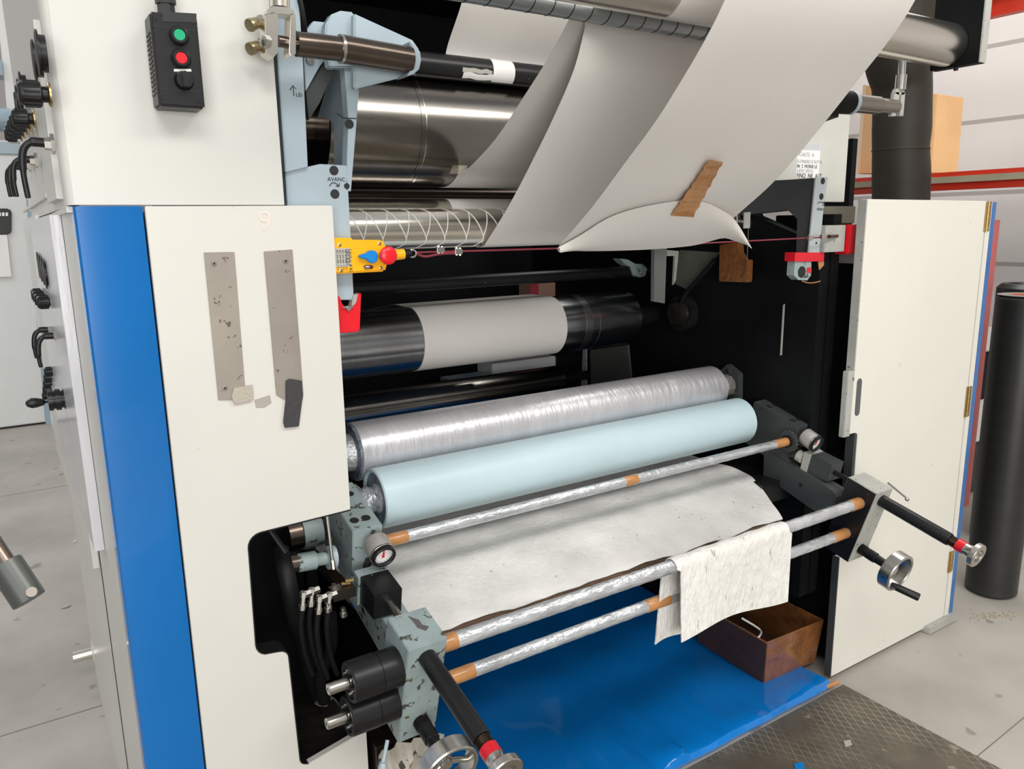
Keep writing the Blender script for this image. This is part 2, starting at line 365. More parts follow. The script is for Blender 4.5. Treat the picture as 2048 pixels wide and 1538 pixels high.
build('glue_smear', MB().prism([aY(u, v, YF-.0008) for u, v in [(509, 800), (540, 790), (543, 806), (530, 815), (512, 816)]], (0, .001, 0)), mat('glue_residue', (.36, .33, .30), .9), t)
t = strap('right faded metal strap on cream panel with dark grey tape at its foot', [(528, 503), (585, 499), (607, 788), (606, 800), (570, 800), (553, 790)], 0)
c = aY(571, 522, YF-.003); sc = build('screw', MB().lathe(c+V((0, .001, 0)), (0, -1, 0), [(0, .0055), (.0015, .0055), (.0028, .004)], 20), dulls, t)
build('screw_socket', MB().lathe(c, (0, -1, 0), [(0, .0025), (.0029, .0025)], 6), ink, sc)
build('tape_patch', MB().prism([aY(u, v, YF-.0075) for u, v in [(572, 762), (580, 758), (604, 762), (606, 790), (598, 853), (570, 856), (567, 845), (572, 800)]], (0, .004, 0)), mat('dark_grey_tape', (.035, .035, .037), .5, bump=.1), t, .0006, label='dark grey tape')

# ------------------------------------------------------------------ left upper cabinet
up = thing('machine_cabinet', (.28, 2.2, 1.75), 'cream upper cabinet above the blue post at the left', 'cabinet')
build('front_panel', MB().box((.101, YF+.004, 1.747), (.468, YF+.02, 2.6)), cream2, up, .001)
build('corner_round', MB().prism([(.088+.013*(1-math.cos(q*math.pi/8)), YF+.004+.03*(1-math.sin(q*math.pi/8)), 1.747) for q in range(5)]+[(.101, YF+.04, 1.747)], (0, 0, .85)), cream2, up)
build('side_panel', MB().prism([(.097, YF+.02, 1.747), (sd(3.1), 3.1, 1.747), (sd(3.1), 3.1, 2.6), (.097, YF+.02, 2.6)], (.015, 0, 0)), cream2, up)
build('inner_side', MB().box((.453, YF+.02, 1.747), (.468, 3.1, 2.6)), greyplate, up)

# ------------------------------------------------------------------ push-button station on the upper cabinet
YB = YF-.055
st = thing('push_button_station', aY(360, 225, YF), 'black push-button station with green and red buttons on the cream cabinet', 'control box')
q = [aY(u, v, YB) for u, v in [(298, 19), (395, 44), (412, 218), (310, 217)]]
x0, x1, z0, z1 = .233, .318, 1.885, 2.040
x0 = q[0].x; x1 = q[1].x; z1 = q[0].z-.002; z0 = q[2].z
build('enclosure', MB().box((x0, YB, z0), (x1, YF+.003, z1)), blackp, st, .004)
for zz in (z0+.028, z1-.024): build('cover_line', MB().box((x0+.002, YB-.0006, zz), (x1-.002, YB+.002, zz+.001)), ink, st)
for i in range(14): build('grip_rib', MB().box((x0-.0016, YB+.016, z0+.022+i*.0075), (x0+.002, YF-.006, z0+.0255+i*.0075)), blackp, st)
build('cable_gland', MB().lathe(((x0+x1)/2-.006, YF-.028, z1-.002), (0, 0, 1), [(0, .017), (.008, .017), (.008, .014), (.022, .014), (.022, .017), (.036, .0165), (.05, .011)], 6), blackp, st)
build('cable', MB().cyl(((x0+x1)/2-.006, YF-.028, z1+.04), ((x0+x1)/2-.006, YF-.028, 2.6), .008, 16), blackrub, st)
for xx in (x0+.008, x1-.008):
    for zz in (z0+.012, z1-.011): build('screw', MB().lathe((xx, YB+.001, zz), (0, -1, 0), [(0, .0035), (.0016, .003)], 16), blackm, st)
for (u, v), mm in (((358, 71), greenb), ((362, 117), redp)):
    c = aY(u, v, YB-.004); c.y = YB
    b_ = build('push_button', MB().lathe(c, (0, -1, 0), [(0, .0165), (.004, .0165), (.006, .0145), (.010, .0145), (.0115, .0125), (.0115, .0105), (.010, .0100)], 40), blackp, st)
    build('button_cap', MB().lathe(c+V((0, -.006, 0)), (0, -1, 0), [(0, .0098), (.0035, .0098), (.0045, .0088)], 32), mm, b_, label=('green' if mm is greenb else 'red')+' button cap')
c = aY(368, 161, YB-.004); c.y = YB
b_ = build('selector_knob', MB().lathe(c, (0, -1, 0), [(0, .0160), (.003, .0160), (.006, .0148), (.010, .0140), (.012, .013)], 40), blackp, st)
build('knob_grip', MB().prism([c+V((-.0045, -.011, -.013)), c+V((.0045, -.011, -.013)), c+V((.006, -.011, .008)), c+V((0, -.011, .015)), c+V((-.006, -.011, .008))], (0, -.011, 0)), blackp, b_, .0015)
build('legend_strip', MB().prism([aY(u, v, YB-.0012) for u, v in [(348, 138), (382, 138), (383, 143), (348, 143)]], (0, .002, 0)), white, st)
build('name_plate', MB().prism([aY(u, v, YB-.0010) for u, v in [(324, 23), (393, 27), (393, 45), (325, 43)]], (0, .002, 0)), ink, st)

# ------------------------------------------------------------------ instrument panels on the left side
con = thing('instrument_console', aS(75, 410), 'upper instrument panel with gauges and black knobs on the left side', 'control panel')
sidebox(67, 100, 128, 398, 0, .012, 'panel_plate', cream2, con)
sidebox(0.1+60, -20, 104, 400, .012, .018, 'inner_plate', whitecab, con) if False else None
def on_side(u, v, off=.012): p = aS(u, v, off); return p
def knob(u, v, r, L, parent, name='control_knob', M=blackp, collar=True, off=.012):
    c = on_side(u, v, off); k = build(name, MB().lathe(c, (-1, 0, 0), [(0, r*.62), (L*.25, r*.62), (L*.3, r), (L*.9, r*.94), (L, r*.8)], 32), M, parent)
    m_ = MB()
    for i in range(14):
        a = 2*math.pi*i/14; p = c+V((-L*.34, math.cos(a)*r*.98, math.sin(a)*r*.98)); m_.cyl(p, p+V((-L*.5, 0, 0)), r*.085, 6)
    build('knob_ribs', m_, M, k)
    if collar: build('knob_collar', MB().lathe(c+V((.001, 0, 0)), (-1, 0, 0), [(0, r*.95), (.003, r*.95), (.005, r*.8)], 32), brass, k)
    return k
def gauge_side(u, v, r, parent):
    c = on_side(u, v); g = build('pressure_gauge', MB().lathe(c, (-1, 0, 0), [(0, r*.8), (.010, r*.8), (.010, r), (.013, r), (.014, r*.9)], 40), blackp, parent)
    build('gauge_dial', MB().lathe(c+V((-.011, 0, 0)), (-1, 0, 0), [(0, r*.85), (.0025, r*.85)], 32), white, g)
    return g
def lever(u, v, L, parent, off=.012):
    c = on_side(u, v, off)
    h = build('hand_lever', MB().tube(crom([c, c+V((-.016, 0, .002)), c+V((-.034, 0, .001)), c+V((-.046, 0, -.014)), c+V((-.050, 0, -.05)), c+V((-.048, 0, -L))], 6), [.0085]*12+[.0065]*12+[.0048]*6+[.0042], 12), blackp, parent)
    build('lever_base', MB().lathe(c+V((.004, 0, 0)), (-1, 0, 0), [(0, .018), (.006, .018), (.006, .012), (.016, .011)], 6), nickel, h)
    return h
gauge_side(93, 108, .036, con); gauge_side(84, 122, .034, con)
knob(101, 190, .020, .045, con, off=.014)
for i, (u, v) in enumerate([(66, 238), (58, 247), (51, 255), (45, 263), (40, 270)]): knob(u+3, v, .020, .042, con)
for i, u in enumerate([54, 49, 45, 42]): gauge_side(u, 175+i*12, .034, con)
lever(104, 288, .095, con)
lever(71, 321, .085, con); lever(58, 330, .085, con); lever(50, 336, .085, con)
sidebox(50, 420, 100, 395, .0, .008, 'cover_plate', cream2, con)
con2 = thing('instrument_console', aS(95, 860), 'lower instrument panel beside the blue post with knobs and a crank wheel', 'control panel')
sidebox(108, 455, 122, 900, 0, .014, 'panel_plate', cream2, con2)
sidebox(78, 430, 108, 845, 0, .010, 'inner_plate', whitecab, con2)
sidebox(80, 466, 103, 490, .010, .0115, 'legend_plate', greylabel, con2)
sidebox(121, 430, 137, 900, .0, .020, 'clear_guard', clear, con2)
for i, u in enumerate([101, 96, 91, 87]): gauge_side(u, 548-i*6, .036, con2)
for i, (u, v) in enumerate([(107, 603), (100, 598), (95, 592), (91, 588)]): knob(u, v, .017, .036, con2)
lever(118, 672, .075, con2); lever(106, 660, .075, con2)
for i in range(5): knob(111-i*2, 742+i*12, .014, .03, con2, collar=False)
c = aS(134, 797, .014)
wl = build('crank_wheel', MB().lathe(c, (-1, 0, 0), [(0, .026), (.008, .026), (.008, .022), (.014, .022), (.014, .027), (.026, .027), (.026, .023), (.032, .023), (.032, .027), (.042, .026)], 40), blackm, con2)
build('crank_grip', MB().lathe(c+V((-.036, -.004, -.002)), (-1, -.1, .05), [(0, .003), (.012, .003), (.016, .008), (.030, .012), (.042, .013), (.052, .008), (.055, .002)], 20), blackp, wl)
# stub shaft near the floor
c = aS(186, 1304, 0)
c.x = .062
t = thing('stub_shaft', c, 'short bright steel shaft poking from the left side near the floor', 'shaft')
build('shaft', MB().lathe(c+V((.03, 0, 0)), (-1, 0, 0), [(0, .022), (.085, .022), (.087, .020)], 32), satin, t)
build('collar', MB().lathe(c+V((.03, 0, 0)), (-1, 0, 0), [(0, .045), (.018, .045), (.022, .038)], 32), cream2, t)
# steel bar entering at the left edge
a = aD(-40, 1052, .95); b = aD(59, 1201, .95)
d = (b-a).normalized()
t = thing('steel_lever', a, 'dark steel lever end with a round pin at the left edge of view', 'bar')
build('lever_barrel', MB().cyl(b-d*.055, b, .0193, 40), mat('oiled_steel', (.10, .105, .10), .38, metal=.6), t, .0008)
build('lever_rod', MB().cyl(a-d*.2, b-d*.052, .012, 32), brown_steel, t)
pn = (EYE-b).normalized(); c = aD(63, 1184, .95)+pn*.0165
build('cross_pin', MB().cyl(c, c+pn*.003, .0060, 24), dulls, t)

# ------------------------------------------------------------------ side frames of the press
fr = thing('press_housing', (2.34, 2.5, 0), 'dark inner side frame behind the rollers at the right', 'machine frame')
build('frame_plate', MB().prism([(2.315, 1.66, .32), (2.315, 2.15, .32), (2.315, 2.15, 0), (2.315, 3.4, 0), (2.315, 3.4, 2.2), (2.315, 2.1, 2.2), (2.315, 1.95, 1.72), (2.315, 1.66, 1.62)], (.05, 0, 0)), darkplate, fr, .001)
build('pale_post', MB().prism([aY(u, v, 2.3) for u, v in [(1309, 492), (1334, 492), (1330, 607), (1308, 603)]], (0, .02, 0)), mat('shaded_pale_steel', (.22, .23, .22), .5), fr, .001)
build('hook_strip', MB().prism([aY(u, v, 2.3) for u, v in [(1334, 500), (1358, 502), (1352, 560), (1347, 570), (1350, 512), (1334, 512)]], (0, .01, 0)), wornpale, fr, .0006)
build('grey_cover', MB().prism([aX(u, v, 2.31) for u, v in [(1360, 500), (1440, 505), (1375, 580), (1345, 565)]], (.004, 0, 0)), olive, fr)
build('bearing_disc', MB().lathe(aX(1370, 625, 2.315), (-1, 0, 0), [(0, .075), (.03, .075), (.03, .05), (.06, .045)], 40), grease, fr)
build('lower_panel', MB().prism([aX(u, v, 2.30) for u, v in [(1180, 700), (1255, 690), (1262, 760), (1182, 775)]], (.01, 0, 0)), olive, fr)
build('vertical_rail', MB().prism([aX(u, v, 2.30) for u, v in [(1166, 690), (1172, 690), (1172, 775), (1162, 775)]], (.008, 0, 0)), wornpale, fr)
build('cable_conduit', MB().tube(crom([aX(u, v, 2.28) for u, v in [(1430, 520), (1400, 555), (1370, 590), (1352, 640)]], 6), .010), blackrub, fr)
bk = thing('press_housing', (1.47, 3.4, 0), 'black back plate closing the press behind the rollers', 'machine frame')
build('back_plate', MB().prism([(.5, 3.42, 0), (2.36, 3.42, 0), (2.36, 3.42, 3.4), (.5, 3.42, 3.4)], (0, .03, 0)), darkplate, bk)
build('roof_plate', MB().box((.5, 2.2, 2.66), (2.30, 3.42, 2.70)), darkplate, bk)
lf = thing('press_housing', (.59, 2.6, 0), 'dark left side frame hidden behind the cream housing', 'machine frame')
build('frame_plate', MB().box((.57, 1.95, 0), (.60, 3.4, 2.66)), darkplate, lf, .001)
# things glimpsed deep inside the press
box('pallet_tub', tuple(aY(985, 752, 3.2)), tuple(aY(1118, 700, 3.35)), white, bevel=.004, label='white tub glimpsed between the large cylinder and the dark roller', cat='tub')
p = aY(900, 800, 3.2); q = aY(965, 742, 3.3)
box('grey_block', (p.x, 3.2, p.z), (q.x, 3.3, q.z), bluegrey, bevel=.004, label='blue-grey block glimpsed below the large paper-wrapped cylinder', cat='block')
p = aY(1060, 592, 3.2); q = aY(1112, 565, 3.2)
t = thing('red_carton', (p.x, 3.2, p.z), 'small red and tan carton glimpsed behind the large cylinder', 'carton')
build('carton_body', MB().box((p.x, 3.2, p.z-.1), (q.x, 3.3, q.z)), mat('tan_card', (.62, .36, .27), .6), t)
build('red_print', MB().box((p.x, 3.197, p.z-.1), (p.x+.05, 3.2, q.z)), mat('pinkish_red_print', (.66, .08, .12), .5), t)

# ------------------------------------------------------------------ rollers
def roller(name, label, Y, z, R, X0, X1, M, shaft=.02, sx0=.60, sx1=2.315, shm=None, cham=.002, endm=None, name_body='roller_body'):
    t = thing(name, (CX, Y, z-R), label, 'roller')
    build(name_body, MB().lathe((X0, Y, z), (1, 0, 0), [(0, R-cham), (cham, R), (X1-X0-cham, R), (X1-X0, R-cham)], 96), M, t)
    if shaft:
        build('journal', MB().cyl((sx0, Y, z), (X0, Y, z), shaft, 32), shm or nickel, t)
        build('journal', MB().cyl((X1, Y, z), (sx1, Y, z), shaft, 32), shm or nickel, t)
    return t
# blue rubber roller with its film wrapped journal
BY, BZ, BR = 1.87, .98, .083
t = thing('rubber_roller', (CX, BY, BZ-BR), 'pale blue rubber covered roller above the felt tray', 'roller')
build('rubber_cover', MB().ring((.745, BY, BZ), (1, 0, 0), BR, BR-.011, 2.192-.745, 96), rubber_blue, t)
build('roller_core', MB().lathe((.752, BY, BZ), (1, 0, 0), [(0, BR-.0105), (1.433, BR-.0105)], 64), wrapdark, t)
jn = [(0, .030)]
for i in range(9): jn += [(.008+i*.012, .034+.004*math.sin(i*2.2)), (.014+i*.012, .038+.003*math.cos(i*3.1))]
build('journal', MB().lathe((.640, BY, BZ), (1, 0, 0), jn+[(.118, .046), (.120, .03)], 40), mat('film_wrapped_journal', (.50, .52, .56), .22, metal=.5, var=.35, vscale=60, bump=.9, bscale=60), t)
build('journal', MB().cyl((2.19, BY, BZ), (2.315, BY, BZ), .032, 40), grease, t)
# foil wrapped roller
SY, SZ, SR = 2.015, 1.078, .084
t = roller('foil_roller', 'silver film-wrapped roller lying behind the pale blue roller', SY, SZ, SR, .745, 2.195, silver, 0)
build('journal', MB().lathe((.62, SY, SZ), (1, 0, 0), [(0, .03), (.06, .035), (.09, .05), (.13, .056)], 40), mat('creased_film', (.55, .56, .58), .25, metal=.4, var=.3, vscale=40, bump=.9, bscale=50), t)
build('end_film', MB().ring((.738, SY, SZ), (1, 0, 0), SR-.003, .05, .012, 48), wrapdark, t)
build('journal', MB().lathe((2.195, SY, SZ), (1, 0, 0), [(0, .035), (.03, .035), (.035, .042), (.05, .042), (.055, .03), (.12, .03)], 32), wornpale, t)
roller('dark_roller', 'dark polished steel roller behind the silver film-wrapped roller', 2.91, .978, .066, .70, 2.12, rollerdark, .022, shm=blackm)
# the large press cylinder
PY, PZ, PR = 2.475, 1.31, .113
t = thing('press_cylinder', (CX, PY, PZ-PR), 'large polished steel cylinder wrapped by paper in the middle of the press', 'roller')
build('cylinder_body', MB().lathe((.66, PY, PZ), (1, 0, 0), [(0, PR-.002), (.002, PR), (1.265, PR), (1.266, PR-.0012), (1.270, PR-.0012), (1.271, PR), (1.488, PR), (1.49, PR-.002)], 128), press, t)
build('journal', MB().cyl((2.15, PY, PZ), (2.315, PY, PZ), .04, 32), blackm, t)
build('journal', MB().cyl((.60, PY, PZ), (.66, PY, PZ), .04, 32), blackm, t)
build('bright_band', MB().ring((1.86, PY, PZ), (1, 0, 0), PR+.0006, PR-.004, .035, 96), mat('scuffed_steel_band', (.42, .40, .43), .3, metal=1), t, label='paler scuffed band')
roller('black_bar_roller', 'thin black roller above the large paper-wrapped cylinder', 2.5, 1.50, .024, .62, 2.20, blackm, .012, sx0=.60, shm=blackm)
t = thing('bar_holder', aY(1270, 540, 2.48), 'grey holder gripping the right end of the thin black roller', 'bracket')
build('holder_body', MB().prism([aY(u, v, 2.47) for u, v in [(1240, 517), (1256, 519), (1272, 528), (1287, 528), (1295, 538), (1291, 552), (1280, 555), (1266, 550), (1262, 535), (1248, 526)]], (0, .05, 0)), wornblue, t, .002)
# engraved cylinder on top
AY_, AZ_, AR_ = 2.18, 1.98, .16
t = thing('engraved_cylinder', (CX, AY_, AZ_-AR_), 'largest brownish steel cylinder at the top behind the paper', 'roller')
build('cylinder_body', MB().lathe((.74, AY_, AZ_), (1, 0, 0), [(0, AR_-.003), (.003, AR_), (.262, AR_), (.263, AR_-.001), (.266, AR_-.001), (.267, AR_), (1.46, AR_), (1.463, AR_-.003)], 160), engraved, t)
for k in range(40):
    pass
build('journal', MB().lathe((.575, AY_, AZ_), (1, 0, 0), [(0, .05), (.045, .05), (.045, .062), (.075, .062), (.075, .045), (.165, .045)], 48), brown_steel, t)
build('journal', MB().cyl((2.203, AY_, AZ_), (2.315, AY_, AZ_), .045, 32), brown_steel, t)
sl = MB().grid([[(x, AY_-math.cos(a)*(AR_+.0008), AZ_+math.sin(a)*(AR_+.0008)) for x in (1.02, 1.022+.002*math.sin(9*a))] for a in [math.radians(-70+i*7) for i in range(21)]])
build('seam_line', sl, satin, t)
sm = build('bright_patch', MB().grid([[(x, AY_-math.cos(math.radians(a))*(AR_+.0006), AZ_+math.sin(math.radians(a))*(AR_+.0006)) for x in (1.12, 1.17)] for a in (-52, -48, -44, -40)], .0004), satin, t)
# black roller carrying white tape
RY, RZ, RR = 2.08, 2.150, .035
t = roller('black_tape_roller', 'black roller with torn white tape pieces at the top left', RY, RZ, RR, .64, 2.25, blackm, .014, shm=blackm)
def on_roll(X, a, R=RR, cy=RY, cz=RZ, o=.0008): return V((X, cy-math.cos(math.radians(a))*(R+o), cz+math.sin(math.radians(a))*(R+o)))
x0, x1 = aY(985, 120, 2.05).x, aY(1028, 120, 2.05).x
build('white_tape', MB().grid([[on_roll(x, a) for x in (x0, (x0+x1)/2, x1)] for a in range(-60, 76, 9)], .0008), white, t)
xa = aY(926, 120, 2.05).x
build('white_tape', MB().grid([[on_roll(xa+(x0-xa)*k/4, a+(4*math.sin(k*2)) , o=.0009) for k in range(5)] for a in (-55, -45, -35, -26)], .0008), white, t)
build('grey_tape_shred', MB().grid([[on_roll(xa-.004+(x0-xa)*k/5, a+(6*math.sin(k*3.3)), o=.0006) for k in range(6)] for a in (-24, -14, -4)], .0006), greylabel, t)
roller('slim_dark_roller', 'slim dark brown roller under the largest upper cylinder', 2.45, 1.805, .028, .64, 2.25, brown_steel, .01)
roller('smooth_idle_roller', 'smooth grey roller just above the roller with criss-cross tape', 2.20, 1.724, .06, .64, 2.22, satin, .02)
TY, TZ, TR = 1.98, 1.6945, .054
t = roller('taped_roller', 'steel roller wound with criss-cross tape strands', TY, TZ, TR, .655, 2.22, satin, .02)
strand = mat('glossy_tape_strand', (.85, .85, .83), .25)
pitch = .0615
m1 = [MB(), MB()]
def strandrow(mb, pts, wd=.0015):
    rows = [[V((x+d_, TY-math.cos(math.radians(a))*(TR+.0007), TZ+math.sin(math.radians(a))*(TR+.0007))) for d_ in (-wd, wd)] for x, a in pts]
    mb.grid(rows, .0007)
for i in range(25):
    xs = .665+i*pitch+.004*math.sin(i*2.3)
    jx = .003*math.sin(i*3.7)
    strandrow(m1[0], [(xs+.050*(k/12)**1.1, 88-k*9.5) for k in range(13)])
    strandrow(m1[1], [(xs+.050+.020*(1-k/8)+jx*(1-k/8), 58-k*10.5) for k in range(9)], .0012)
    strandrow(m1[0], [(xs+.050+.001*math.sin(k), -24-k*6) for k in range(5)], .0018)
    strandrow(m1[1], [(xs+.049-.022*(k/5), -46-k*6) for k in range(6)], .0011)
build('tape_winding', m1[0], strand, t, kind='stuff'); build('tape_winding', m1[1], strand, t, kind='stuff')
# spiral taped slim roller and the shiny overhead roller
GY, GZ, GR = 1.50, 2.178, .022
t = roller('spiral_taped_roller', 'slim grey roller with black spiral tape at the top edge', GY, GZ, GR, .75, 2.19, mat('dull_grey_steel', (.36, .38, .39), .35, metal=.8), .01, sx0=.7, sx1=2.25)
m_ = MB()
for i in range(26):
    xs = .80+i*.053
    rows = []
    for k in range(12):
        a = math.radians(-110+k*16); x = xs+.018*(k/11)**1.5
        rows.append([V((x+d_, GY-math.cos(a)*(GR+.0006), GZ+math.sin(a)*(GR+.0006))) for d_ in (-.0012, .0012)])
    m_.grid(rows, .0006)
build('spiral_tape', m_, ink, t, kind='stuff')
OY, OZ, OR_ = 1.255, 2.168, .056
roller('overhead_roller', 'shiny steel roller at the top right ending in a dark plate', OY, OZ, OR_, .62, 2.25, satin, .02, sx0=.58, sx1=2.29)
t = thing('overhead_bearing_plate', (2.28, 1.23, 2.11), 'dark grey plate holding the shiny overhead roller at the top right', 'bracket')
build('plate', MB().box((2.251, 1.168, 2.109), (2.284, 1.30, 2.9)), darkplate, t, .001)
build('front_edge', MB().box((2.253, 1.164, 2.110), (2.284, 1.169, 2.9)), wornpale, t, .0006)
build('bolt', MB().cyl((2.268, 1.235, 2.101), (2.268, 1.235, 2.112), .006, 16), ink, t)

t = thing('end_bearing', (2.27, SY, SZ-.06), 'greasy grey bearing lump at the right end of the silver film-wrapped roller', 'bearing')
build('bearing_cap', MB().lathe((2.232, SY, SZ), (1, 0, 0), [(0, .028), (.004, .040), (.02, .044), (.05, .042), (.055, .03)], 10), mat('greasy_grey_casting', (.17, .165, .15), .5, var=.3, vscale=30, bump=.5, bscale=70), t, ang=20)
build('bearing_plate', MB().prism([(2.285, SY-.055, SZ-.06), (2.285, SY+.05, SZ-.05), (2.285, SY+.07, SZ+.03), (2.285, SY+.01, SZ+.08), (2.285, SY-.05, SZ+.05)], (.028, 0, 0)), greyplate, t, .003)
for k, (dy, dz) in enumerate(((-.03, -.03), (.04, -.02), (.0, .055))): build('bearing_bolt', MB().lathe((2.286, SY+dy, SZ+dz), (-1, 0, 0), [(0, .008), (.008, .008)], 6), nickel, t)
# ------------------------------------------------------------------ paper web
PX0, PX1 = 1.15, 1.77
def sheetrows(prof, x0=PX0, x1=PX1, n=14):
    f = x0 if callable(x0) else (lambda y, z: x0)
    return [[V((f(y, z)+(x1-f(y, z))*i/n, y, z)) for i in range(n+1)] for y, z in prof]
def cr2(pr, n=8): return [(p.y, p.z) for p in crom([(0, a, b) for a, b in pr], n)]
def wrapA(cy, cz, R, a0, a1, st=8): 
    n = max(2, int(abs(a1-a0)/st)); return [(cy-math.cos(math.radians(a0+(a1-a0)*i/n))*R, cz+math.sin(math.radians(a0+(a1-a0)*i/n))*R) for i in range(n+1)]
# rear sheet A from the black roller upwards
build('paper_sheet', MB().grid(sheetrows(wrapA(RY, RZ, RR+.0015, -60, -170)[::-1][:0]+cr2([(2.125, 2.15), (2.13, 2.207), (2.025, 2.321), (1.93, 2.46)])), .0008), paper, label='shaded paper sheet hanging behind the others at the top left', cat='paper sheet')
# second sheet that turns under the engraved cylinder
prof = cr2([(1.50, 2.205), (1.526, 2.168), (1.606, 2.101), (1.717, 2.025), (1.867, 1.93), (2.008, 1.868)])+wrapA(AY_, AZ_, AR_+.0015, -52, -110)
build('paper_sheet', MB().grid(sheetrows(prof), .0008), paper, label='curved paper sheet running under the largest upper cylinder', cat='paper sheet')
# third sheet, round the taped roller, over the idle roller
prof = wrapA(OY, OZ, OR_+.0012, 90, -85)+wrapA(GY, GZ, GR+.0015, 88, 180)+cr2([(1.522, 2.150), (1.555, 2.064), (1.625, 1.968), (1.712, 1.868), (1.805, 1.769), (1.88, 1.700), (1.945, 1.6455)])
prof += wrapA(TY, TZ, TR+.002, -75, -175)+[(2.06, 1.75)]+wrapA(2.20, 1.724, .0615, 10, 170)+[(2.27, 1.66)]
build('paper_sheet', MB().grid(sheetrows(prof, lambda y, z: 1.155+.035*min(1, max(0, (z-1.65)/.5)), 1.77), .0008), paper, label='middle paper sheet hanging from the spiral taped roller to the criss-cross taped roller', cat='paper sheet')
prof = [(2.95, 1.37), (2.60, 1.4245)]+wrapA(PY, PZ, PR+.0015, 100, -100)+[(2.62, 1.22), (2.85, 1.28)]
build('paper_sheet', MB().grid(sheetrows(prof, 1.155, 1.765), .0008), paper, label='paper wrapped round the large steel cylinder in the middle', cat='paper sheet')
# front sheet C, ruled between its two edges
cl = crom([(1.13, 1.01, 2.55), (1.14, 1.01, 2.3), (1.15, 1.045, 2.12), (1.15, 1.194, 1.942), (1.15, 1.344, 1.816), (1.15, 1.45, 1.732), (1.15, 1.583, 1.640)], 8)
crr = crom([(1.75, 1.0, 2.60), (1.76, 1.01, 2.36), (1.77, 1.07, 2.179), (1.77, 1.217, 2.01), (1.77, 1.403, 1.828), (1.77, 1.53, 1.735), (1.77, 1.60, 1.69)], 8)
SC = lambda p: EYE+(p-EYE)*.975
cl = [SC(p) for p in cl]; crr = [SC(p) for p in crr]
rows = [[a.lerp(b, i/16)+V((0, .012*math.sin(i/16*math.pi*2.0)*(j/len(cl)), 0)) for i in range(17)] for j, (a, b) in enumerate(zip(cl, crr))]
fs = thing('paper_sheet', (1.46, 1.58, 1.63), 'wide front paper sheet with brown tape and a folded-up lower edge', 'paper sheet')
build('paper_panel', MB().grid(rows, .0008), paper, fs)
# folded flap: bottom line to free edge
CPp = EYE+(V((1.15, 1.344, 1.816))-EYE)*.975; CN = V((0, .239, -.176)).cross(V((.62, .045, .0065))).normalized()
if CN.y > 0: CN = -CN
def aC(u, v, off): return aP(u, v, CPp+CN*off, CN)
bot = [aC(u, v, .004) for u, v in [(1115, 500), (1170, 502), (1240, 501), (1310, 498), (1370, 493), (1400, 488), (1425, 481), (1450, 476), (1475, 484), (1500, 492)]]
top = [aC(u, v, .005) for u, v in [(1118, 494), (1165, 468), (1215, 437), (1270, 418), (1330, 406), (1375, 401), (1410, 405), (1440, 418), (1470, 440), (1500, 490)]]
rows = []
for k in range(9):
    f = k/8; rows.append([b.lerp(t_, f)+CN*(.012*math.sin(f*math.pi)) for b, t_ in zip(bot, top)])
rows = [crom(r, 3) for r in rows]
build('folded_flap', MB().grid(rows, .0008), paper, fs)
tp = []
for f in [i/16 for i in range(17)]:
    u0, v0 = 1420+(1342-1420)*f, 319+(431-319)*f; u1, v1 = 1446+(1386-1446)*f, 324+(434-324)*f
    o_ = .0035+.010*max(0, (f-.55)/.45)+(.003 if f > .55 else 0)
    tp.append([aC(u0+1.5*math.sin(f*40), v0, o_+.001), aC(u0*.5+u1*.5, v0*.5+v1*.5, o_+.0015+.001*math.sin(f*30)), aC(u1+1.5*math.sin(f*33), v1, o_+.001)])
build('brown_tape', MB().grid(tp, .0008), btape, fs, label='brown packing tape')

# ------------------------------------------------------------------ tray, felt
tray = thing('felt_tray', (1.4, 1.95, .62), 'white felt-covered drip tray below the pale blue roller', 'tray')
tp_ = cr2([(1.597, .700), (1.66, .728), (1.75, .765), (1.85, .788), (2.0, .788), (2.3, .78)], 6)
rows = []
for j, (y, z) in enumerate(tp_):
    xe = 2.115+.12*min(1, max(0, (y-1.6)/.2))*.6
    r = [V((.64+(xe-.64)*i/40, y, z+.003*math.sin(i*.9+j*.5)*math.sin(j*.35+1)+.0015*math.sin(i*2.3-j))) for i in range(41)]
    if j == 0: r = [p+V((0, .004*math.sin(i*1.1)+.004*math.sin(i*.37), 0)) for i, p in enumerate(r)]
    rows.append(r)
build('felt_cover', MB().grid(rows, .003), felt, tray)
build('tray_board', MB().prism([(.64, 1.604, .674), (.64, 1.604, .696), (.64, 1.75, .760), (.64, 1.85, .783), (.64, 2.3, .775), (.64, 2.3, .752), (.64, 1.75, .735)], (1.475, 0, 0)), lip, tray)
box('tray_bracket', (2.16, 1.72, .70), (2.31, 2.05, .775), blackm, bevel=.002, label='dark bracket under the right end of the felt tray', cat='bracket')
# ------------------------------------------------------------------ tube bars with brown tape ends
def bar(label, Y, z, r, tapes, x0=.687, x1=2.248):
    t = thing('wrapped_tube', (CX, Y, z-r), label, 'tube')
    pr = []; n = 120
    for i in range(n+1): pr.append((i/n*(x1-x0), r*(1+.025*math.sin(i*1.7)*math.sin(i*.31))))
    build('tube', MB().lathe((x0, Y, z), (1, 0, 0), pr, 32), wrap, t)
    for a, b in tapes: build('tape_band', MB().lathe((a, Y, z), (1, 0, 0), [(0, r*1.03), (.002, r*1.07), ((b-a)*.5, r*1.05), (b-a-.002, r*1.07), (b-a, r*1.03)], 32), btape, t, label='brown packing tape band')
    return t
bar('upper film-wrapped tube carrying the felt cloth', 1.405, .787, .0185, [(.690, .735), (2.195, 2.245)])
bar('lower film-wrapped tube beneath the one with the cloth', 1.445, .668, .0170, [(.690, .800), (2.17, 2.245), (1.345, 1.43)])
bar('thin film-wrapped tube running along the pale blue roller', 1.69, .933, .0150, [(.690, .755), (1.475, 1.525), (2.165, 2.245)])

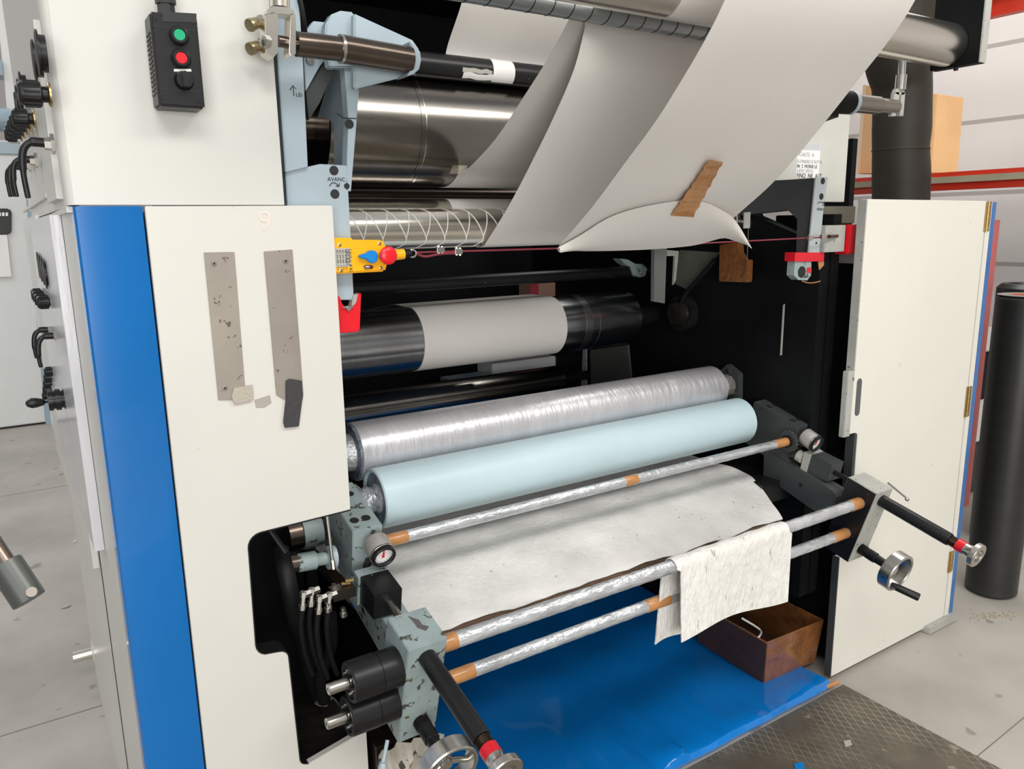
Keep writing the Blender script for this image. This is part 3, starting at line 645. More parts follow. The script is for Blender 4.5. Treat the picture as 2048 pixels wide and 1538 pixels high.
gt = thing('sprocket', (2.24, 1.69, .89), 'small dark toothed ring at the right end of the thin tube', 'gear')
gp = []
for i in range(36): a = 2*math.pi*i/36; r_ = .040 if i % 2 else .035; gp.append((2.236, 1.69+r_*math.cos(a), .933+r_*math.sin(a)))
build('toothed_ring', MB().prism(gp, (.012, 0, 0)), greyplate, gt)
build('gear_hub', MB().cyl((2.228, 1.69, .933), (2.25, 1.69, .933), .022, 24), blackm, gt)
# rag over the upper tube
rag = []
yc, zc, rr = 1.405, .787, .0225
arcp = [(yc-math.cos(math.radians(a))*rr, zc+math.sin(math.radians(a))*rr) for a in range(0, 181, 20)]
nx_ = 30
for k, s_ in enumerate([1, .85, .7, .55, .4, .25, .12, .04]):
    row = []
    for i in range(nx_+1):
        f = i/nx_; zb = .575+.012*math.sin(f*5)-.000*f; x = 1.398+.002*k+(1.860-1.398)*f-(.008*(1-s_) if 0 else 0)+.012*s_*(1-f)
        row.append(V((x, yc-rr-.010*s_*math.sin(f*6+1)-.004*s_, zc-(zc-zb)*s_)))
    rag.append(row)
for y, z in arcp: rag.append([V((1.398+.464*i/nx_, y, z+.0015*math.sin(i))) for i in range(nx_+1)])
for k, s_ in enumerate([.05, .2, .4, .6, .8, 1]):
    rag.append([V((1.392+.40*i/nx_-.02*s_, yc+rr+.004+.01*s_*math.sin(i*.4), zc-(.235)*s_)) for i in range(nx_+1)])
build('felt_cloth', MB().grid(rag, .0035), ragm, label='white speckled felt cloth draped over the upper front tube', cat='cloth')

# ------------------------------------------------------------------ adjusting heads (left and right)
TD = V((0, -.962, -.245)).normalized()       # axis of the adjusters, towards the operator
UP = V((0, -.272, .962)).normalized()
UPn = V((0, -.29, .957)).normalized()
def head(side):
    L = side == 'left'; X = (lambda x: x) if L else mx
    nm = 'left' if L else 'right'
    t = thing('adjuster_head', (X(.64), 1.45, .57), ('worn blue-grey adjuster block in front of the housing cut-out, left end of the tubes' if L else 'grey adjuster block at the right end of the tubes by the cream door'), 'bracket')
    pts = [(1.350, .834), (1.455, .862), (1.535, .592), (1.430, .566)]
    mm = wornblue if L else wornpale
    m_ = MB().prism([(X(.594), y, z) for y, z in pts], (X(.687)-X(.594), 0, 0))
    b = build('block', m_, mm, t, .002)
    if not L:
        build('inner_face', MB().prism([(X(.687)-.0015, y+(.002 if y < 1.44 else -.002), z+(-.002 if z > .7 else .002)) for y, z in pts], (.002, 0, 0)), blackm, t)
    else:
        build('bare_patch', MB().prism([p+V((0, 0, .0006)) for p in [aP(u, v, (0, 1.350, .834), (0, -.255, .967)) for u, v in [(815, 1232), (838, 1240), (845, 1250), (858, 1253), (852, 1262), (835, 1256), (828, 1246)]]], (0, 0, -.001)), mat('bare_dark_metal', (.10, .09, .09), .5), t)
        fn = V((0, -.958, -.286))
        for ch, (u, v) in (('A', (821, 1338)), ('C', (814, 1415)), ('P', (806, 1473))):
            text(ch, .017, aP(u, v, (0, 1.350, .834), fn)+fn*.0006, (1, 0, 0), (0, -.286, .958), ink, t, ex=.0001)
        for u, v in ((821, 1360), (813, 1434)):
            c = aP(u, v, (0, 1.350, .834), fn)
            build('cap_screw', MB().lathe(c, fn, [(0, .004), (.002, .0035)], 12), brass, t)
    # upper long adjuster
    hx = X(.641)
    b0 = V((hx, 1.364, .800)); e1 = b0+TD*.262
    a = thing('adjusting_spindle', tuple(b0), ('long black spindle pointing to the viewer from the left adjuster block' if L else 'long black spindle with red band on the right adjuster block'), 'handle')
    build('sleeve', MB().lathe(b0-TD*.01, TD, [(0, .0200), (.245, .0205), (.250, .019)], 40), blackm, a)
    th = [(0, .010)]
    for i in range(5): th += [(.002+i*.005, .0155), (.0045+i*.005, .0175), (.005+i*.005, .015)]
    build('thread', MB().lathe(b0+TD*.238, TD, th+[(.028, .010)], 32), brown_steel, a)
    build('red_band', MB().lathe(b0+TD*.262, TD, [(0, .0180), (.001, .0195), (.024, .0195), (.025, .018)], 40), redt, a)
    build('knob_neck', MB().lathe(b0+TD*.285, TD, [(0, .019), (.012, .0185), (.026, .024), (.032, .030)], 40), nickel, a)
    build('knob_rim', MB().ring(b0+TD*.312, TD, .0375, .021, .017, 48), nickel, a)
    build('knob_centre', MB().cyl(b0+TD*.312, b0+TD*.316, .022, 32), satin, a)
    # lower handwheel
    b1 = V((X(.645), 1.418, .612))
    h = thing('handwheel', tuple(b1), ('aluminium handwheel below the left adjuster block at the bottom edge' if L else 'aluminium handwheel with black crank grip on the right adjuster block'), 'handwheel')
    th = [(0, .017), (.01, .017)]
    for i in range(4): th += [(.012+i*.006, .0175), (.015+i*.006, .019), (.016+i*.006, .0165)]
    build('spindle', MB().lathe(b1-TD*.012, TD, th+[(.045, .018), (.072, .018), (.075, .015), (.115, .014)], 40), blackm, h)
    wc = b1+TD*.112
    rim = build('wheel_rim', MB().ring(wc, TD, .066, .056, .040, 64), mat('cast_aluminium', (.55, .54, .51), .3, metal=1, var=.12, vscale=30, spots=(.1, .1, .1), sscale=70, samt=.68), h)
    build('wheel_hub', MB().lathe(wc, TD, [(0, .017), (.010, .017), (.012, .012), (.022, .012)], 32), nickel, h)
    for k in range(3) if L else ():
        q = TD.cross(V((1, 0, 0))).normalized(); p_ = V((1, 0, 0)); a_ = math.radians(100+120*k); dd = p_*math.cos(a_)+q*math.sin(a_)
        build('spoke', MB().cyl(wc+TD*.008+dd*.013, wc+TD*.010+dd*.058, .007, 12), nickel, h)
    if not L:
        build('spoke', MB().cyl(wc+TD*.004+V((0, 0, 0)), wc+TD*.006+TD.cross(V((1, 0, 0))).normalized()*(-.058 if TD.cross(V((1, 0, 0))).z > 0 else .058), .0045, 12), nickel, h)
        q = V((.1, .28, -.95)).normalized(); g0 = wc+TD*.022+q*.058
        g1 = g0+V((.036, -.078, -.024))
        build('crank_grip', MB().lathe(g0, g1-g0, [(0, .009), (.006, .011), (.02, .012), ((g1-g0).length-.003, .013), ((g1-g0).length, .0115)], 24), blackp, h)
    HEAD = t
    # black cube and its rod
    cb = [(1.532, .880), (1.613, .897), (1.630, .825), (1.545, .815)]
    k = thing('valve_block', (X(.63), 1.58, .82), ('black cube block behind the left adjuster block' if L else 'dark cube block behind the right adjuster block'), 'block')
    build('cube_body', MB().prism([(X(.597), y, z) for y, z in cb], (X(.667)-X(.597), 0, 0)), blackm if L else greyplate, k, .0015)
    build('cube_backing', MB().prism([(X(.592), 1.613, .893), (X(.592), 1.640, .902), (X(.592), 1.655, .82), (X(.592), 1.630, .815)], (X(.672)-X(.592), 0, 0)), wornblue if L else wornpale, k, .001)
    build('rod', MB().cyl((X(.638), 1.542, .848), (X(.638), 1.44, .823), .0085, 24), nickel if L else blackm, k)
    # arm
    r_ = HEAD
    am = [(1.800, .880), (1.509, .797), (1.490, .780), (1.520, .705), (1.560, .700), (1.800, .775)]
    build('arm_plate', MB().prism([(X(.622), y, z) for y, z in am], (X(.686)-X(.622), 0, 0)), mm if L else greyplate, r_, .0015)
    build('pivot_hole', MB().lathe((X(.686), 1.635, .783), (X(1)-X(0), 0, 0), [(-.004, .008), (.0008, .008)], 20), ink, r_)
    build('pivot_hole', MB().lathe((X(.622), 1.675, .775), (X(0)-X(1), 0, 0), [(-.004, .008), (.0008, .008)], 20), ink, r_)
    # bearing block
    q = thing('bearing_block', (X(.645), 1.75, .80), ('worn grey-green bearing block with bolts under the cream panel at the left' if L else 'dark bearing block at the right end of the pale blue roller'), 'block')
    build('housing', MB().prism([(X(.605), y, z) for y, z in [(1.668, .988), (1.86, 1.045), (1.90, .88), (1.700, .815)]], (X(.682)-X(.605), 0, 0)), mm if L else greyplate, q, .002)
    dv = V((0, .192, .057)).normalized(); up2 = V((0, -.285, .958))
    for f, xx in ((.2, .655), (.2, .625), (.75, .655), (.75, .62)):
        c = V((X(xx), 1.668, .988))+dv*f*.2
        build('bolt', MB().lathe(c-up2*.004, up2, [(0, .0115), (.0045, .0115), (.0045, .008), (.0044, .007)], 24), ink, q)
    build('seal_ring', MB().lathe((X(.662), 1.685, .885), (0, -.958, -.28), [(0, .030), (.016, .028), (.016, .022), (.03, .021)], 32), grease, q)
    build('lock_nut', MB().lathe((X(.662), 1.668, .880), (0, -.958, -.28), [(0, .022), (.020, .021)], 32), wornpale, q)
    # gauge
    g = thing('position_gauge', (X(.655), 1.60, .91), ('round counter dial with red pointer beside the left bearing block' if L else 'round counter dial above the right dark cube block'), 'gauge')
    g0 = V((X(.655), 1.655, .955)); gd = V((0.0, -.93, -.36)).normalized()
    rr_ = .031
    build('dial_body', MB().lathe(g0, gd, [(0, rr_*.9), (.004, rr_), (.045, rr_), (.047, rr_*.97)], 48), mat('silver_dial_body', (.42, .40, .38), .45, metal=.5), g)
    build('chrome_ring', MB().ring(g0+gd*.044, gd, rr_*1.02, rr_*.8, .005, 48), nickel, g)
    build('black_ring', MB().ring(g0+gd*.048, gd, rr_*.96, rr_*.74, .012, 48), blackp, g)
    f_ = build('dial_face', MB().lathe(g0+gd*.046, gd, [(0, rr_*.76), (.005, rr_*.76)], 40), white, g)
    ux = V((1, 0, 0)); uy = gd.cross(ux).normalized()
    if uy.z < 0: uy = -uy
    fc = g0+gd*.0515
    build('pointer', MB().prism([fc+ux*-.0035+uy*-.006, fc+ux*.0035+uy*-.006, fc+ux*.001+uy*.017, fc+ux*-.001+uy*.017], gd*.001), redp, f_)
    m_ = MB()
    for i in range(20):
        a_ = 2*math.pi*i/20; d_ = ux*math.cos(a_)+uy*math.sin(a_); s2 = d_.cross(gd)
        m_.prism([fc+d_*.017-s2*.0004, fc+d_*.017+s2*.0004, fc+d_*.0215+s2*.0004, fc+d_*.0215-s2*.0004], gd*.0004)
    build('dial_marks', m_, ink, f_)
    return HEAD
head('left')
# small clamp handle on the right head
c = aY(1783, 975, 1.36)
HR = head('right')
build('clamp_lever', MB().cyl(aY(1776, 966, 1.41), aY(1815, 998, 1.37), .0035, 12), nickel, HR)
build('clamp_lever_tip', MB().lathe(aY(1812, 996, 1.37), (.4, -.2, -.5), [(0, .004), (.003, .0065), (.010, .0065), (.013, .003)], 16), nickel, HR)

# motors at the left
def motor(Y, z, label):
    t = thing('drive_clutch', (.5, Y, z-.045), label, 'motor')
    build('drum', MB().lathe((.594, Y, z), (-1, 0, 0), [(0, .043), (.045, .043), (.046, .0415), (.048, .0415), (.049, .044), (.108, .044), (.111, .042), (.111, .036), (.106, .034)], 56), blackp, t, ang=30)
    build('drum_face', MB().lathe((.492, Y, z), (-1, 0, 0), [(0, .034), (.004, .034), (.004, .014), (.012, .013)], 40), blackm, t)
    for k in range(6):
        a = math.radians(60*k+20); build('bolt_head', MB().lathe((.487, Y+.025*math.cos(a), z+.025*math.sin(a)), (-1, 0, 0), [(0, .004), (.006, .004)], 6), nickel, t)
    s_ = build('output_shaft', MB().lathe((.485, Y, z), (-1, 0, 0), [(0, .0125), (.045, .0125), (.047, .011)], 32), nickel, t)
    build('shaft_centre', MB().lathe((.4385, Y, z), (-1, 0, 0), [(0, .004), (.0006, .004)], 16), ink, s_)
motor(1.412, .768, 'upper black clutch drum with a steel shaft on the left adjuster block')
motor(1.440, .672, 'lower black clutch drum with a steel shaft on the left adjuster block')

# pneumatics inside the cut-out
t = thing('pneumatic_cylinder', aY(600, 1125, 1.72), 'grey pneumatic cylinder lying inside the housing cut-out', 'cylinder')
a = aY(572, 1130, 1.70); b = aY(690, 1110, 1.70)
d = (b-a).normalized()
build('end_cap', MB().cyl(a, a+d*.025, .0245, 32), brown_steel, t)
build('barrel', MB().cyl(a+d*.025, a+d*.07, .022, 32), wornblue, t)
build('neck', MB().cyl(a+d*.07, a+d*.10, .0155, 32), wornblue, t)
build('flange', MB().cyl(a+d*.10, a+d*.118, .028, 32), bluegrey, t)
t = thing('marker_pen', aY(668, 1135, 1.66), 'thin bright metal rod standing in the housing cut-out', 'rod')
build('rod', MB().cyl(aY(652, 1020, 1.665), aY(666, 1132, 1.655), .0042, 16), nickel, t)
build('rod_tip', MB().cyl(aY(665, 1120, 1.654), aY(667, 1138, 1.652), .0052, 6), satin, t)
t = thing('upper_shaft_flange', aY(620, 1060, 1.80), 'blue-grey round flange at the top of the housing cut-out', 'flange')
a = aY(600, 1065, 1.86)
build('flange', MB().cyl(a, a+V((.05, 0, 0)), .045, 40), wornblue, t); build('drum', MB().cyl(a-V((.035, 0, 0)), a, .04, 40), brown_steel, t)
t = thing('air_manifold', aY(700, 1195, 1.60), 'oily air manifold block with brass fittings in the housing cut-out', 'manifold')
p = aY(668, 1205, 1.585); q = aY(712, 1172, 1.585)
build('manifold_body', MB().box((p.x, 1.585, p.z), (q.x, 1.62, q.z)), brown_steel, t, .001)
def elbow(u, v, Yd):
    c = aY(u, v, Yd)
    e_ = build('elbow_fitting', MB().cyl(c+V((.016, 0, .002)), c, .0085, 6).lathe(c+V((0, 0, .008)), (-.15, 0, -1), [(0, .0085), (.012, .0085), (.012, .006), (.03, .006), (.03, .0085), (.042, .008)], 6), nickel, t)
    build('air_hose', MB().tube(crom([c+V((-.006, 0, -.03)), c+V((-.01, .01, -.08)), c+V((0, .03, -.16)), c+V((.02, .05, -.23))], 5), .0065), blackrub, e_)
elbow(660, 1192, 1.585); elbow(640, 1198, 1.575); elbow(625, 1183, 1.60); elbow(608, 1190, 1.59)
for u, v in ((686, 1215), (655, 1205)):
    c = aY(u, v, 1.585); build('push_fitting', MB().lathe(c, (0, 0, -1), [(0, .006), (.012, .006), (.012, .0085), (.022, .0085)], 16), nickel, t)
build('brass_nipple', MB().cyl(aY(690, 1163, 1.6), aY(706, 1160, 1.6), .005, 8), brass, t)
build('brass_nipple', MB().cyl(aY(682, 1168, 1.6), aY(700, 1166, 1.6), .004, 8), brass, t)
t = build('black_hose_bundle', MB().tube(crom([aY(560, 1100, 1.72), aY(575, 1160, 1.66), aY(590, 1230, 1.68), aY(620, 1340, 1.75), aY(640, 1400, 1.8)], 6), .020), blackrub, label='thick black hose hanging inside the housing cut-out', cat='hose')
t = build('black_hose_bundle', MB().tube(crom([aY(660, 1230, 1.66), aY(662, 1290, 1.68), aY(640, 1360, 1.72), aY(655, 1420, 1.78)], 6), .016), blackrub, label='black hose hanging below the air manifold', cat='hose')
t = build('lever_strip', MB().cyl(aY(540, 1060, 1.66), aY(572, 1105, 1.64), .006, 8), blackm, label='dark slanted rod at the top of the housing cut-out', cat='rod')
t = build('sediment_clump', MB().lathe(aY(640, 1450, 1.78), (.3, -.3, 1), [(0, .03), (.02, .055), (.05, .05), (.08, .02)], 12), mat('lint', (.16, .14, .12), .9, bump=1, bscale=60), label='brown lint clump at the bottom of the housing cut-out', cat='lint', kind='stuff')
# support block behind the film wrapped journal
box('journal_support', tuple(aY(690, 1030, 1.92)), (aY(722, 975, 1.92).x, 1.96, aY(722, 975, 1.92).z), wornpale, bevel=.002, label='small grey support behind the left journal of the pale blue roller', cat='bracket')
# base wrapped in dirty film below the left head
t = thing('wrapped_pedestal', (.66, 1.57, .2), 'dirty film-wrapped base below the left adjuster block', 'base')
rows = []
for j in range(14):
    z = .50-.04*j
    rows.append([V((.575+.16*i/12, 1.50+.010*math.sin(i*1.9+j*1.3)+.012*math.sin(j*2.1+i*.4), z)) for i in range(13)])
build('film', MB().grid(rows, .002), mat('dirty_felt_wrap', (.38, .35, .30), .5, var=.3, vscale=18, spots=(.04, .035, .03), sscale=28, samt=.60, bump=.5, bscale=25), t)
build('base_block', MB().box((.58, 1.53, 0), (.73, 1.62, .50)), brown_steel, t)
t = thing('toggle_lever', aY(770, 1500, 1.42), 'pale toggle lever hanging beneath the lower black clutch drum', 'handle')
build('lever_rod', MB().cyl(aY(775, 1480, 1.42), aY(765, 1530, 1.40), .0045, 12), bluegrey, t)
build('lever_knob', MB().lathe(aY(766, 1524, 1.40), (-.1, 0, -1), [(0, .006), (.01, .010), (.02, .010), (.03, .006)], 16), bluegrey, t)

# ------------------------------------------------------------------ right door
dr = thing('machine_door', (2.81, 1.56, .02), 'open cream door at the right with notch and brass hinges', 'door')
dout = [(2.392, .018), (3.170, .018), (3.170, 1.762), (2.398, 1.766), (2.398, 1.19), (2.396, .962), (2.43, .962)]+arc(2.434, .948, .012, 90, 0, 3)+[(2.446, .505), (2.392, .500)]
build('door_leaf', MB().prism([(x, YF, z) for x, z in dout], (0, .022, 0)), doorw, dr, .0015)
build('door_return', MB().box((2.3945, YF-.0005, 1.15), (2.400, YF+.030, 1.764)), wornpale, dr)
build('latch_strip', MB().box((2.362, YF-.001, .955), (2.398, YF+.02, 1.19)), wornpale, dr, .002)
build('lower_edge', MB().box((2.389, YF-.0005, .018), (2.394, YF+.026, .50)), greyplate, dr)
build('notch_edge', MB().box((2.430, YF+.002, .505), (2.447, YF+.035, .955)), greyplate, dr)
build('hinge_stile', MB().box((3.175, YF-.001, .018), (3.208, YF+.025, 1.760)), doorw, dr, .001)
build('hinge_gap', MB().box((3.169, YF+.006, .018), (3.176, YF+.025, 1.76)), ink, dr)
build('blue_edge', MB().prism([(3.2085, YF-.001, .018), (3.242, YF+.001, .018), (3.250, YF+.06, .018), (3.2085, YF+.06, .018)], (0, 0, 1.74)), blue, dr)
a = aY(1718, 757, YF); b = aY(1712, 832, YF); cxs = (a.x+b.x)/2+.004
sl_ = [(cxs+p[0], p[1]) for p in arc(0, a.z-.014, .014, 0, 180, 8)+arc(0, b.z+.014, .014, 180, 360, 8)]
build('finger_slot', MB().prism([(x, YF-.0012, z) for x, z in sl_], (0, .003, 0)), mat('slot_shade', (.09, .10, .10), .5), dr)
def hinge(u, v0, v1):
    a = aY(u, v0, YF); b = aY(u, v1, YF); z1, z0 = a.z, b.z
    h = build('brass_hinge', MB().box((3.160, YF-.004, z0), (3.198, YF-.001, z1)), brass, dr, .0004)
    n = 5; dz = (z1-z0)/n
    for i in range(n): build('hinge_knuckle', MB().cyl((3.1725, YF-.005, z0+i*dz+.0006), (3.1725, YF-.005, z0+(i+1)*dz-.0006), .0045, 16), brass, h)
    for zz in (z0+.012, (z0+z1)/2, z1-.012): build('hinge_screw', MB().lathe((3.188, YF-.0035, zz), (0, -1, 0), [(0, .003), (.001, .002)], 12), nickel, h)
hinge(1987, 403, 462); hinge(1950, 770, 828); hinge(1912, 1098, 1137)
for (u, v) in ((1800, 500), (1822, 520), (1815, 470), (1765, 1220), (1790, 455)):
    pass
# door foot and right housing behind the door
t = thing('machine_housing', (2.9, 2.4, 0), 'dark right housing body behind the cream door', 'housing')
build('housing_body', MB().box((2.47, 1.62, .03), (3.17, 3.1, 1.55)), darkplate, t)
build('base_foot', MB().box((3.02, 1.53, .0), (3.23, 1.9, .03)), wornpale, t, .004)
# inner dark post and thin bright edge in the opening
box('inner_post', (2.372, 1.66, .32), (2.42, 1.9, 1.72), darkplate, bevel=.002, label='black post standing inside the opening left of the cream door', cat='post')
t = build('bright_strip', MB().prism([aX(u, v, 2.30) for u, v in [(1567, 610), (1570, 608), (1564, 710), (1561, 711)]], (-.003, 0, 0)), wornpale, label='thin bright strip in the dark opening beside the door', cat='strip')
# upper right cabinet with notice
Y3 = 1.90
t = thing('machine_cabinet', (2.55, 2.2, 1.72), 'pale grey upper cabinet panel behind the paper at the right', 'cabinet')
p = aY(1565, 150, Y3); q = aY(1687, 404, Y3)
build('panel', MB().box((2.32, Y3, q.z), (2.775, Y3+.02, 2.25)), mat('dusty_pale_paint', (.60, .60, .55), .45, var=.06), t, .001)
build('cabinet_body', MB().box((2.34, Y3+.02, q.z), (2.74, Y3+.5, 2.25)), darkplate, t)
t = thing('paper_notice', tuple(aY(1600, 350, Y3)), 'small white handwritten notice in a plastic sleeve', 'notice')
build('notice_sheet', MB().prism([aY(u, v, Y3-.002) for u, v in [(1594, 316), (1606, 300), (1641, 302), (1637, 356), (1591, 356)]], (0, .0015, 0)), mat('bright_white_paper', (.86, .86, .86), .5), t)
build('plastic_sleeve', MB().prism([aY(u, v, Y3-.001) for u, v in [(1606, 300), (1612, 288), (1650, 288), (1645, 300), (1641, 302)]], (0, .0008, 0)), clear, t)
pencil = mat('pencil_grey', (.42, .41, .42), .7)
for s_, u, v, h, mm in (('CAUTE  A', 1599, 312, .020, pencil), ('SCORRERE LE SLITTA', 1594, 325, .0165, pencil), ('IN  2  MORSE LE', 1594, 335, .0175, ink), ('LATO  TESTA', 1594, 344, .0165, pencil), ('FINO  NE  ALT', 1593, 355, .024, ink)):
    text(s_, h*.95, aY(u, v, Y3-.003), (1, 0, 0), (0, 0, 1), mm, t, ex=.0001)

# ------------------------------------------------------------------ right C bracket, tape, rope anchor
YC = 1.636
t = thing('frame_bracket', tuple(aY(1640, 530, YC)), 'dark C-shaped bracket with two holes in its pale front edge at the right', 'bracket')
XI = aY(1632, 355, YC).x
pts = [(1632, 356), (1549, 362), (1490, 410), (1500, 425), (1580, 418), (1593, 437), (1590, 505), (1610, 508), (1618, 500)]
cp = [aX(u, v, XI) for u, v in [(1632, 356), (1530, 362), (1460, 420), (1462, 432), (1575, 420), (1594, 438), (1592, 506), (1616, 507)]]
build('bracket_plate', MB().prism(cp, (.055, 0, 0)), greyplate, t, .001)
fe = [aY(u, v, YC-.002) for u, v in [(1632, 355), (1656, 354), (1646, 430), (1639, 506), (1617, 508)]]
build('front_edge', MB().prism(fe, (0, .006, 0)), mat('pale_steel_grey', (.40, .44, .46), .4), t, .0006)
for u, v in ((1646, 362), (1643, 393)):
    c = aY(u, v, YC-.003); build('bolt_hole', MB().lathe(c, (0, 1, 0), [(0, .0105), (.002, .0105)], 24), ink, t)
c = aY(1633, 486, YC-.003); build('bolt_hole', MB().lathe(c, (0, 1, 0), [(0, .004), (.002, .004)], 16), ink, t)
text('FRENO', .0115, aY(1634, 421, YC-.003), (1, 0, .0), (0, 0, 1), ink, t, ex=.0001)
ar = [aY(u, v, YC-.003) for u, v in [(1635, 407), (1640, 404), (1645, 405), (1650, 409)]]
build('drawn_arrow', MB().tube(crom(ar, 4), .0012, 6).tube([aY(1645, 411, YC-.003), aY(1650, 409, YC-.003), aY(1648, 403, YC-.003)], .0012, 6), ink, t)
build('red_tape', MB().prism([aY(u, v, YC-.006) for u, v in [(1590, 505), (1649, 505), (1648, 523), (1589, 523)]], (0, .04, 0)), redt, t, .001)
build('lower_lug', MB().prism([aY(u, v, YC) for u, v in [(1590, 523), (1623, 523), (1623, 550), (1615, 561), (1597, 560), (1588, 551)]], (0, .03, 0)), wornblue, t, .001)
build('lug_hole', MB().lathe(aY(1604, 544, YC-.0015), (0, 1, 0), [(0, .019), (.003, .019)], 32), ink, t)
build('red_tag', MB().prism([aY(u, v, YC-.002) for u, v in [(1615, 536), (1622, 534), (1622, 546), (1614, 545)]], (0, .002, 0)), redt, t)
build('orange_tag', MB().prism([aY(u, v, YC) for u, v in [(1637, 523), (1648, 523), (1648, 530), (1639, 540)]], (0, .003, 0)), btape, t)
build('loose_tape_curl', MB().tube(crom([aY(u, v, YC) for u, v in [(1604, 562), (1618, 566), (1635, 564), (1640, 562)]], 4), .0018, 6), btape, t)
FBR = t
t = thing('rope_anchor', tuple(aY(1690, 510, YC-.02)), 'grey anchor block with a red taped end by the cream door', 'bracket')
p = aY(1648, 505, 1.62); q = aY(1692, 450, 1.62)
build('anchor_block', MB().box((p.x, 1.62, p.z), (q.x, 1.70, q.z)), wornpale, t, .0015)
p2 = aY(1692, 509, 1.615); q2 = aY(1716, 449, 1.615)
build('red_taped_end', MB().box((p2.x, 1.612, p2.z), (q2.x, 1.71, q2.z)), redt, t, .005, label='red taped end')
build('eye_bolt', MB().cyl(aY(1674, 472, 1.622), aY(1658, 473, 1.60), .006, 12), brown_steel, t)
p = aY(1652, 448, 1.70); q = aY(1722, 412, 1.70)
box('cross_rail', (p.x, 1.72, p.z), (q.x, 1.80, q.z), mat('olive_grey_metal', (.14, .13, .10), .5), bevel=.002, label='olive grey rail between the C-shaped bracket and the door', cat='rail')
build('hinge_plate', MB().prism([aY(u, v, 1.75) for u, v in [(1489, 425), (1501, 424), (1500, 456), (1488, 457)]], (0, .004, 0)), wornpale, FBR)
build('hanging_chain', MB().tube([aY(1497, 455, 1.752), aY(1494, 520, 1.752)], .0012, 6), nickel, FBR)
t = thing('taped_bracket', tuple(aX(1470, 565, 2.25)), 'bracket wrapped in brown tape in the dark behind the rope', 'bracket')
build('taped_body', MB().prism([aX(u, v, 2.25) for u, v in [(1438, 490), (1468, 484), (1477, 483), (1478, 505), (1486, 518), (1496, 520), (1494, 565), (1437, 563)]], (.03, 0, 0)), cartontape, t, .003)

# ------------------------------------------------------------------ left frame blocks and linkage
t = thing('frame_bracket', tuple(aY(640, 480, 1.62)), 'pale blue-grey bracket with two holes standing on the left housing', 'bracket')
build('bracket_plate', MB().prism([aY(u, v, 1.61) for u, v in [(571, 344), (640, 328), (694, 331), (702, 480), (708, 600), (640, 600), (575, 412)]], (0, .07, 0)), bluegrey, t, .0015)
for u, v in ((668, 341), (670, 388)):
    c = aY(u, v, 1.609); build('bolt_hole', MB().lathe(c, (0, 1, 0), [(0, .0098), (.0018, .0098)], 24), ink, t)
text('AVANC', .0115, aY(655, 362, 1.6085), (1, 0, .0), (0, 0, 1), ink, t, ex=.0001)
build('drawn_arrow', MB().tube(crom([aY(u, v, 1.6085) for u, v in [(659, 372), (664, 366), (671, 366), (677, 372)]], 4), .0009, 6).tube([aY(672, 372, 1.6085), aY(678, 373, 1.6085), aY(679, 366, 1.6085)], .0009, 6), ink, t)
t = thing('frame_upright', tuple(aY(590, 345, 1.60)), 'tall blue-grey upright plate beside the cream cabinet at the left', 'machine frame')
build('upright_plate', MB().prism([aY(u, v, 1.60) for u, v in [(551, 60), (553, -40), (596, -40), (606, 120), (616, 334), (571, 345)]], (0, .05, 0)), bluegrey, t, .0015)
text('LEI', .0105, aY(592, 193, 1.598), (1, 0, .0), (0, 0, 1), ink, t, ex=.0001)
build('drawn_arrow', MB().tube([aY(588, 192, 1.598), aY(586, 172, 1.598)], .0007, 6).tube([aY(580, 180, 1.598), aY(586, 171, 1.598), aY(592, 178, 1.598)], .0007, 6), ink, t)
t = thing('pivot_lug', tuple(aY(635, 180, 1.64)), 'small chamfered blue-grey lug with a bolt behind the piston', 'bracket')
build('lug_plate', MB().prism([aY(u, v, 1.66) for u, v in [(612, 62), (627, 42), (656, 45), (662, 66), (655, 115), (640, 132), (612, 182), (608, 120)]], (0, .02, 0)), bluegrey, t, .001)
build('lug_edge', MB().prism([aY(u, v, 1.67) for u, v in [(655, 115), (676, 122), (640, 205), (618, 240), (612, 182)]], (0, .02, 0)), greyplate, t, .001)
c = aY(620, 120, 1.657); build('bolt', MB().lathe(c, (0, -1, 0), [(0, .009), (.003, .008)], 24), nickel, t)
t = thing('swing_bracket', tuple(aY(705, 380, 1.62)), 'blue-grey swinging bracket whose rounded nose holds the brown steel piston', 'bracket')
nose = [(708, 26), (800, 68), (826, 80), (838, 97), (841, 118), (837, 138), (822, 150), (708, 178)]
build('nose_plate', MB().prism([aY(u, v, 1.545) for u, v in nose], (0, .02, 0)), bluegrey, t, .003)
build('nose_cap', MB().prism([aY(u, v, 1.495) for u, v in [(818, 82), (832, 90), (841, 104), (843, 120), (839, 138), (828, 148), (814, 152), (824, 138), (829, 118), (826, 98)]], (0, .055, 0)), bluegrey, t, .002)
disc = [(652, 62), (654, 44), (664, 28), (680, 21), (694, 26), (704, 45), (711, 75), (712, 190), (700, 200), (690, 100)]
build('disc_head', MB().prism([aY(u, v, 1.60) for u, v in [(650, 75), (652, 48), (664, 28), (682, 21), (708, 24), (712, 60), (712, 135), (660, 135)]], (0, .03, 0)), bluegrey, t, .003)
XA = .655
build('arm_side', MB().prism([aX(u, v, XA) for u, v in [(690, 120), (698, 236), (693, 374), (668, 330), (668, 245), (648, 235), (635, 235), (660, 150)]], (.006, 0, 0)), bluegrey, t)
build('arm_front', MB().prism([aY(u, v, 1.61) for u, v in [(688, 120), (716, 130), (718, 182), (712, 260), (702, 383), (692, 380), (697, 240)]], (0, .03, 0)), wornblue if False else bluegrey, t, .001)
build('joint_line', MB().prism([aY(u, v, 1.6085) for u, v in [(675, 226), (688, 235), (713, 236), (713, 238), (687, 237), (674, 228)]], (0, .002, 0)), ink, t)
